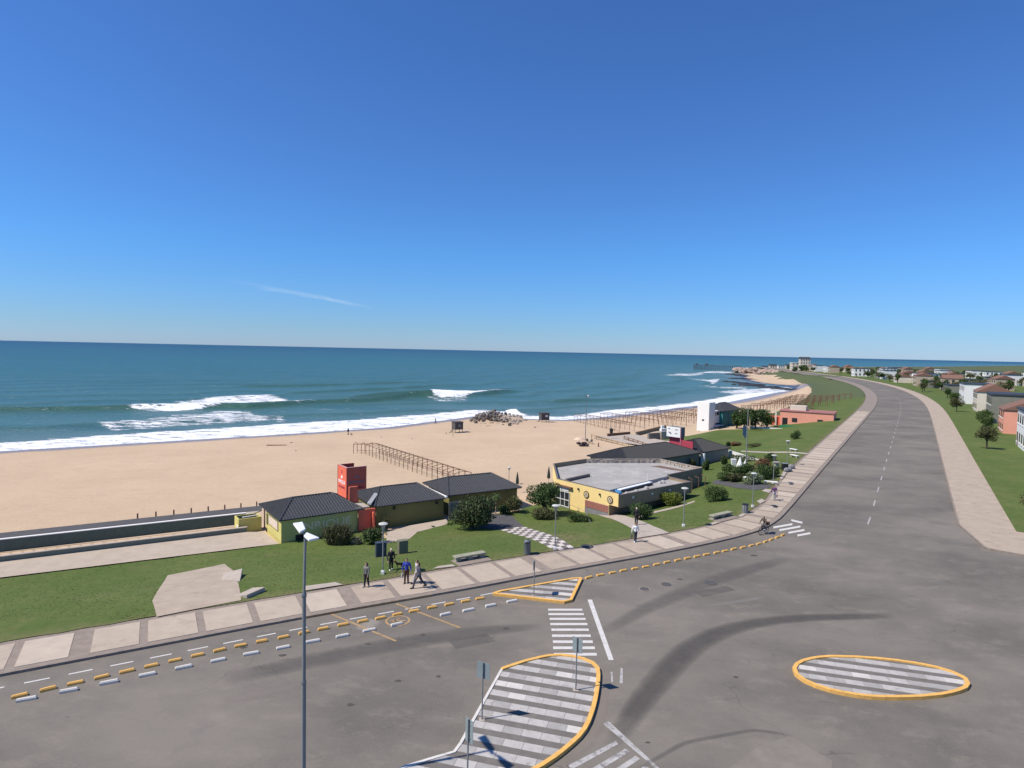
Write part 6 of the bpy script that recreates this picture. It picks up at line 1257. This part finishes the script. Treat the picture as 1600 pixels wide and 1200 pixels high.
    if long_hair: capsule(hm, H + S(0, -.06, 0), J['che'] + S(0, -.10, -.02), .075 * k, .07 * k)
    else: hm.ball(H + S(0, -.04, -.03), (.08 * k, .07 * k, .09 * k), 10, 7)
    hd = fuse(hm, 'hair', hair, o, .016, 2)
    tm = MB(); r_ = .022 * k; capsule(tm, J['pel'] - S(0, 0, .03), J['wai'], .145 * k, .13 * k); capsule(tm, J['wai'], J['che'], .13 * k, .15 * k); capsule(tm, J['che'] + S(-.075, 0, 0), J['che'] + S(.075, 0, 0), .135 * k, .135 * k); capsule(tm, J['che'], J['nek'] - S(0, 0, .045), .11 * k, .068 * k)
    for s_ in 'lr':
        sg = -1 if s_ == 'l' else 1; capsule(tm, J['che'] + S(sg * .08, 0, .06), J['sho' + s_], .085 * k, .075 * k); capsule(tm, J['sho' + s_], J['elb' + s_], .07 * k, .058 * k)
        if sleeves: capsule(tm, J['elb' + s_], J['wri' + s_] * .95 + J['elb' + s_] * .05, .058 * k, .046 * k)
    fuse(tm, 'top', top, o, .016, 3)
    lm = MB(); capsule(lm, J['pel'] - S(0, 0, .03), J['pel'] + S(0, 0, .06), .147 * k, .135 * k)
    for s_ in 'lr': capsule(lm, J['hip' + s_], J['kne' + s_], .105 * k, .075 * k); capsule(lm, J['kne' + s_], J['ank' + s_] * .94 + J['kne' + s_] * .06, .075 * k, .062 * k)
    fuse(lm, 'trousers', legs, o, .016, 3)
    for s_ in 'lr': sm2 = MB(); capsule(sm2, J['ank' + s_] - S(0, .045, .035), J['toe' + s_] + S(0, .03, 0), .052 * k, .042 * k); fuse(sm2, 'shoe', shoes, o, .014, 2)
    if bag:
        w = J['wri' + bag[0]]; bm = MB(); bm.ball(w + Vector((0, 0, -.34)), (.07, .16, .2), 10, 8); bo = fuse(bm, 'bag_blob', bag[1], None, .02, 2); bo.name = 'shopping_bag'; bo.location = pos; bo.rotation_euler = (0, 0, face); tag(bo, bag[2], 'bag')
        hn = MB().tube([w + Vector((0, -.05, -.2)), w + Vector((0, 0, -.06)), w + Vector((0, .05, -.2))], .012, 5).build('handle', bag[1], bo)
    return o, J
def PP(px, py): p = P(px, py, .137); return p
TORIGHT = R(-62)
person('woman in a grey jacket with long dark hair walking alone on the promenade', PP(572.5, 917), R(150), c_grey, c_black, m_hairb, M('pale_shoes', (.5, .42, .36), .6), 1.68, .25, ((.05, .0), (-.02, .0)), True)
gk = G(611, 891); gk.z += .02
wm_, wj = person('white-haired person in dark clothes and white shoes walking a dog on the lawn', gk, R(200), c_black, c_black, m_hairw, c_white, 1.62, .2, ((.1, .02), (.35, .15)))
person('man in a bright blue shirt and brown trousers carrying a pale bag', PP(635, 911), R(178), c_blue, c_brown, m_hairb, M('dark_shoes', (.03, .025, .02)), 1.74, .12, ((.0, .1), (.02, .05)), bag=('r', c_pale, 'pale carrier bag held by the man in the blue shirt'))
person('man in slate grey clothes striding on the promenade nearest the kerb', PP(654, 919), R(122), c_navy, c_dgrey, m_hairb, M('dark_shoes', (.03, .025, .02)), 1.76, 1.0, ((.15, .05), (-.2, .05)))
person('person in pale clothes half hidden behind the striding grey man', PP(651.5, 912), R(122), c_pale, c_pale, m_hairn, M('dark_shoes', (.03, .025, .02)), 1.68, .7, ((.1, .03), (-.1, .05)))
person('woman in a white top and dark trousers walking on the promenade at the curved path', PP(992.5, 846.5), R(185), c_white, c_dgrey, m_hairn, c_white, 1.66, .3, ((.02, .08), (-.05, .12)), bag=('r', c_dgrey, 'dark bag held by the woman in the white top'))
gq = G(994, 821); gq.z += .06
person('white-haired person in black on the curved garden path behind the woman in white', gq, R(175), c_black, c_black, m_hairw, c_black, 1.70, .3, ((.05, .03), (-.05, .05)))
person('person in purple clothes walking on the far part of the promenade', PP(1209.5, 781.5), R(160), c_purple, c_pale, m_hairn, c_pale, 1.68, .3, ((.08, .05), (-.05, .08)), bag=('l', c_purple, 'purple bag carried by the walker on the far promenade'))
for px, lb, cc, f in (((544, 679.5), 'dark-clothed person standing on the beach near the foam with a small dog', c_black, 1.2), ((680.5, 662), 'dark-clothed person walking along the waterline left of the rock pile', c_dgrey, -1.2)):
    person(lb, G(*px), f, cc, cc, m_hairb, c_black, 1.74, .4)
def dog(label, pos, rz, s, mat, mat2=None):
    o = thing('dog', label, 'dog', tuple(pos), rz); b = MB(); V = lambda *a: Vector(a) * s; capsule(b, V(0, -.24, .46), V(0, .0, .47), .105 * s, .10 * s); capsule(b, V(0, .0, .47), V(0, .20, .48), .10 * s, .135 * s); capsule(b, V(0, .24, .53), V(0, .36, .68), .085 * s, .07 * s); b.ball(V(0, .41, .72), (.075 * s, .095 * s, .08 * s), 10, 8); capsule(b, V(0, .46, .70), V(0, .57, .67), .05 * s, .035 * s)
    for sg in (-1, 1):
        b.tube([V(sg * .055, .37, .76), V(sg * .085, .36, .80), V(sg * .10, .38, .70)], [.03 * s, .03 * s, .015 * s], 6); capsule(b, V(sg * .075, .20, .42), V(sg * .075, .19, .22), .055 * s, .033 * s); capsule(b, V(sg * .075, .19, .22), V(sg * .075, .20, .03), .032 * s, .028 * s); capsule(b, V(sg * .075, .20, .03), V(sg * .075, .24, .025), .03 * s, .025 * s)
        capsule(b, V(sg * .075, -.25, .42), V(sg * .08, -.17, .27), .075 * s, .045 * s); capsule(b, V(sg * .08, -.17, .27), V(sg * .08, -.30, .17), .042 * s, .028 * s); capsule(b, V(sg * .08, -.30, .17), V(sg * .08, -.28, .03), .028 * s, .026 * s); capsule(b, V(sg * .08, -.28, .03), V(sg * .08, -.24, .025), .028 * s, .024 * s)
    capsule(b, V(0, -.32, .52), V(0, -.46, .66), .035 * s, .02 * s); fuse(b, 'body', mat, o, .016 * max(s, .5), 2); MB().tube([V(-.075, .31, .60), V(0, .26, .57), V(.075, .31, .60), V(0, .36, .64), V(-.075, .31, .60)], .014 * s, 6).build('collar', m_red, o); return o
dp = G(624, 889); dp.z += .02
dog('brown dog on a lead on the lawn behind the man in the blue shirt', dp, R(100), .8, M('brown_dog_fur', (.13, .055, .03), .9, .3, 6)); dog('small dark dog standing beside the person on the open beach', G(549, 680), 1.0, .75, M('dark_dog_fur', (.05, .04, .035), .9, .3, 6))
hand = Matrix.Translation(gk) @ Matrix.Rotation(R(200), 4, 'Z') @ (wj['wrir'] + Vector((0, .02, -.08))); q = dp + Vector((-.25, .02, .5)); ls = MB().tube([hand, (hand + q) / 2 - Vector((0, 0, .12)), q], .008, 5).build('dog_lead', m_rubber); tag(ls, 'thin dark lead between the white-haired walker and the brown dog', 'dog lead')
# cyclist
cp0 = P(1193, 834.5, .0); cyr = math.atan2(-.62, -.78) - PI / 2
bk = thing('bicycle', 'dark bicycle ridden along the kerb towards the islands', 'bicycle', (cp0.x, cp0.y, .012), cyr)
def ring(mb, c, R_, r_, n=26, m_=6):
    i = len(mb.v)
    for a in range(n):
        t_ = 2 * PI * a / n
        for j in range(m_): q = 2 * PI * j / m_; rr = R_ + r_ * math.cos(q); mb.v.append((c[0] + r_ * math.sin(q), c[1] + rr * math.cos(t_), c[2] + rr * math.sin(t_)))
    for a in range(n):
        for j in range(m_): mb.f.append((i + a * m_ + j, i + ((a + 1) % n) * m_ + j, i + ((a + 1) % n) * m_ + (j + 1) % m_, i + a * m_ + (j + 1) % m_))
for y in (-.52, .55):
    w = ring(tm := MB(), (0, y, .34), .33, .022) or tm.build('wheel', m_rubber, bk); rm = MB(); ring(rm, (0, y, .34), .30, .010); rm.build('rim', m_steel, w); sk = MB()
    for k in range(14): a = 2 * PI * k / 14; sk.tube([(0, y, .34), (0, y + .3 * math.cos(a), .34 + .3 * math.sin(a))], .004, 4)
    sk.build('spokes', m_steel, w); MB().tube([(-.05, y, .34), (.05, y, .34)], .03, 8).build('hub', m_steel, w)
fb = MB()
for a, b_ in (((0, -.08, .30), (0, -.2, .86)), ((0, -.08, .30), (0, .40, .78)), ((0, -.18, .80), (0, .38, .86)), ((0, .36, .95), (0, .55, .34)), ((0, -.08, .30), (0, -.52, .34)), ((0, -.18, .78), (0, -.52, .34))): fb.tube([a, b_], .02, 7)
fb.build('frame', M('dark_bike_paint', (.05, .03, .03), .4), bk); MB().tube([(-.3, .28, 1.02), (-.1, .38, 1.03), (.1, .38, 1.03), (.3, .28, 1.02)], .016, 7).build('handlebar', m_steel, bk); MB().ball((0, -.22, .90), (.075, .14, .04), 10, 6).build('saddle', m_rubber, bk)
cr_ = MB(); cr_.tube([(-.10, -.08, .30), (.10, -.08, .30)], .025, 8); cr_.tube([(-.10, -.08, .30), (-.10, .05, .42)], .014, 6); cr_.tube([(.10, -.08, .30), (.10, -.21, .18)], .014, 6); cr_.build('crank', m_steel, bk)
for s_, q in ((-1, (-.13, .05, .42)), (1, (.13, -.21, .18))): MB().box(q, (.09, .10, .025)).build('pedal', m_rubber, bk)
MB().box((0, -.56, .92), (.34, .36, .3)).build('rear_crate', m_wood, bk)
jn = dict(pel=(0, -.22, .98), wai=(0, -.17, 1.12), che=(0, -.03, 1.32), nek=(0, .05, 1.45), hed=(0, .10, 1.57), shol=(-.18, .02, 1.40), shor=(.18, .02, 1.40), elbl=(-.25, .13, 1.17), elbr=(.25, .13, 1.17), wril=(-.27, .24, 1.06), wrir=(.27, .24, 1.06), hipl=(-.09, -.2, .93), hipr=(.09, -.2, .93), knel=(-.11, .17, .80), kner=(.11, .08, .60), ankl=(-.12, .03, .50), ankr=(.12, -.22, .27), toel=(-.12, .14, .455), toer=(.12, -.09, .215))
person('cyclist in an olive top riding the dark bicycle along the kerb', (cp0.x, cp0.y, .012), cyr, c_olive, c_dgrey, m_hairn, c_white, 1.70, 0, joints=jn)

# ------------------------------------------------------------------ the city side of the avenue, at the edge of what the camera sees
inl = offs(Kc, -15.0); inl = np.array([p for p in inl if p[1] > 52 and p[0] > 30]); cor = inl[0]; sd2 = np.array([.84, -.545])
inl = np.vstack([[cor + sd2 * 4.5, cor + sd2 * 1.6 + np.array([.3, .4])], inl[1:]])
blk = [tuple(p) for p in inl] + [(inl[-1][0] + 700, inl[-1][1]), tuple(cor + sd2 * 700), tuple(cor + sd2 * 40)]
tag(MB().prism(blk, -.2, .13).build('pavement', m_slabB), kind='structure'); pkb = MB()
for a, b_ in zip(inl[:-1], inl[1:]):
    q = (b_ - a) / np.hypot(*(b_ - a)); n_ = np.array([q[1], -q[0]]) * .16; pkb.prism([tuple(a - n_ * .05), tuple(b_ - n_ * .05 - q * .01), tuple(b_ + n_ - q * .01), tuple(a + n_)], .0, .15)
tag(pkb.build('kerb', m_kerb), kind='structure')
side = offs(inl, -4.6)[2:]; tag(sheet('city_lawn', [tuple(p) for p in side] + [(side[-1][0] + 650, side[-1][1]), tuple(side[0] + sd2 * 600)], m_grass, lambda x, y: np.maximum(.17, np.where(y > 480, ter(x, y) + .05, .17)), 22), kind='structure')
hs = [(62, 10, 6.0), (92, 12, 7.2), (124, 10, 5.5), (156, 14, 7.5), (196, 12, 6.5), (240, 14, 7.5)]
cols = [m_creamw, m_white, m_orange, m_gw, m_creamw, m_white]; nm = ['cream', 'white', 'salmon', 'grey', 'second cream', 'second white']; brf = M('brown_clay_roof', (.20, .11, .08), .85, .2, 3)
for k, (s, w, h) in enumerate(hs):
    q = resamp(offs(inl, -13), np.array([s, s + 3.0])); d = q[1] - q[0]; rz = math.atan2(d[1], d[0]) - PI
    house(nm[k] + ' house across the avenue, counting away from the islands', (q[0][0], q[0][1], .1), w, 9, h, rz, cols[k], m_roof if k % 2 else brf, 2, k % 2 == 0)
for k, s in enumerate((14, 30, 48, 78, 108, 140, 176, 218, 262, 310)):
    q = resamp(offs(inl, -7.5 - 2 * (k % 3)), np.array([s]))[0]; tree('street_tree', ORD[k] + ' round street tree across the avenue, counting away from the islands', None, 1.7, (random.uniform(3.4, 5), 4.0, random.uniform(2.8, 4), 1.4), m_leafm if k % 3 else m_leafo, 2600, .13, .14, 12, 'street trees across the avenue', Vector((q[0], q[1], .1)))
protoH = [house('small town house among trees far inland beyond the avenue', (0, 0, -50), w, 9, h, 0, c_, rf_, fl_, g_) for w, h, c_, rf_, fl_, g_ in ((10, 4.2, m_creamw, brf, 1, True), (13, 7, m_white, m_roof, 2, False), (9, 6.5, M('sand_render', (.42, .34, .25), .85), brf, 2, True), (15, 4, m_gw, m_roof, 1, False))]
protoT = [tree('town_tree', 'tree among the town houses far inland beyond the avenue', None, 1.6, (w, w * .9, h, 1.0), m_, 700, .34, .22, 9, 'trees among the far town houses', Vector((0, 0, -50))) for w, h, m_ in ((7, 5, m_leafd), (5.5, 6, m_leafm), (8, 5, m_leafo))]
for o in protoH: o['group'] = 'far town houses'
il = arcl(inl)[-1]; nH = nT = 0
for row in range(5):
    for s in np.arange(280 - row * 12, il - 20, 25):
        if random.random() < .25: continue
        q = resamp(offs(inl, -14 - row * 34 - random.uniform(0, 8)), np.array([s + random.uniform(-6, 6), s + 8.0])); d = q[1] - q[0]
        if q[0][1] < 150: continue
        k = random.randrange(4); o = protoH[k] if nH <= k and protoH[k].location.z < -40 else copy_tree(protoH[k]); nH += 1
        o.location = (q[0][0], q[0][1], max(.1, tz(*q[0]))); o.rotation_euler = (0, 0, math.atan2(d[1], d[0]) - PI + random.choice((0, 0, .1, PI / 2)))
        for _ in range(2):
            k = random.randrange(3); t_ = protoT[k] if protoT[k].location.z < -40 else copy_tree(protoT[k]); p = q[0] + np.array([random.uniform(-15, 15), random.uniform(-15, 15)]); t_.location = (p[0], p[1], max(.1, tz(*p))); t_.rotation_euler = (0, 0, random.random() * 6)
for o in protoH + protoT:
    if o.location.z < -40: o.location = (resamp(offs(inl, -60), np.array([420.0]))[0][0], 420, .1)
ctr = offs(Kc, -7.5); ck = []
for s in np.arange(s0 + 62, ka[-1] - 60, 9.0):
    a = resamp(ctr, np.array([s, s + 3.5])); q = a[1] - a[0]; n_ = np.array([-q[1], q[0]]) / np.hypot(*q) * .07; ck.append([tuple(a[0] - n_), tuple(a[1] - n_), tuple(a[1] + n_), tuple(a[0] + n_)])
marks('centre_dashes', ck, m_wpaint_worn, world=True)
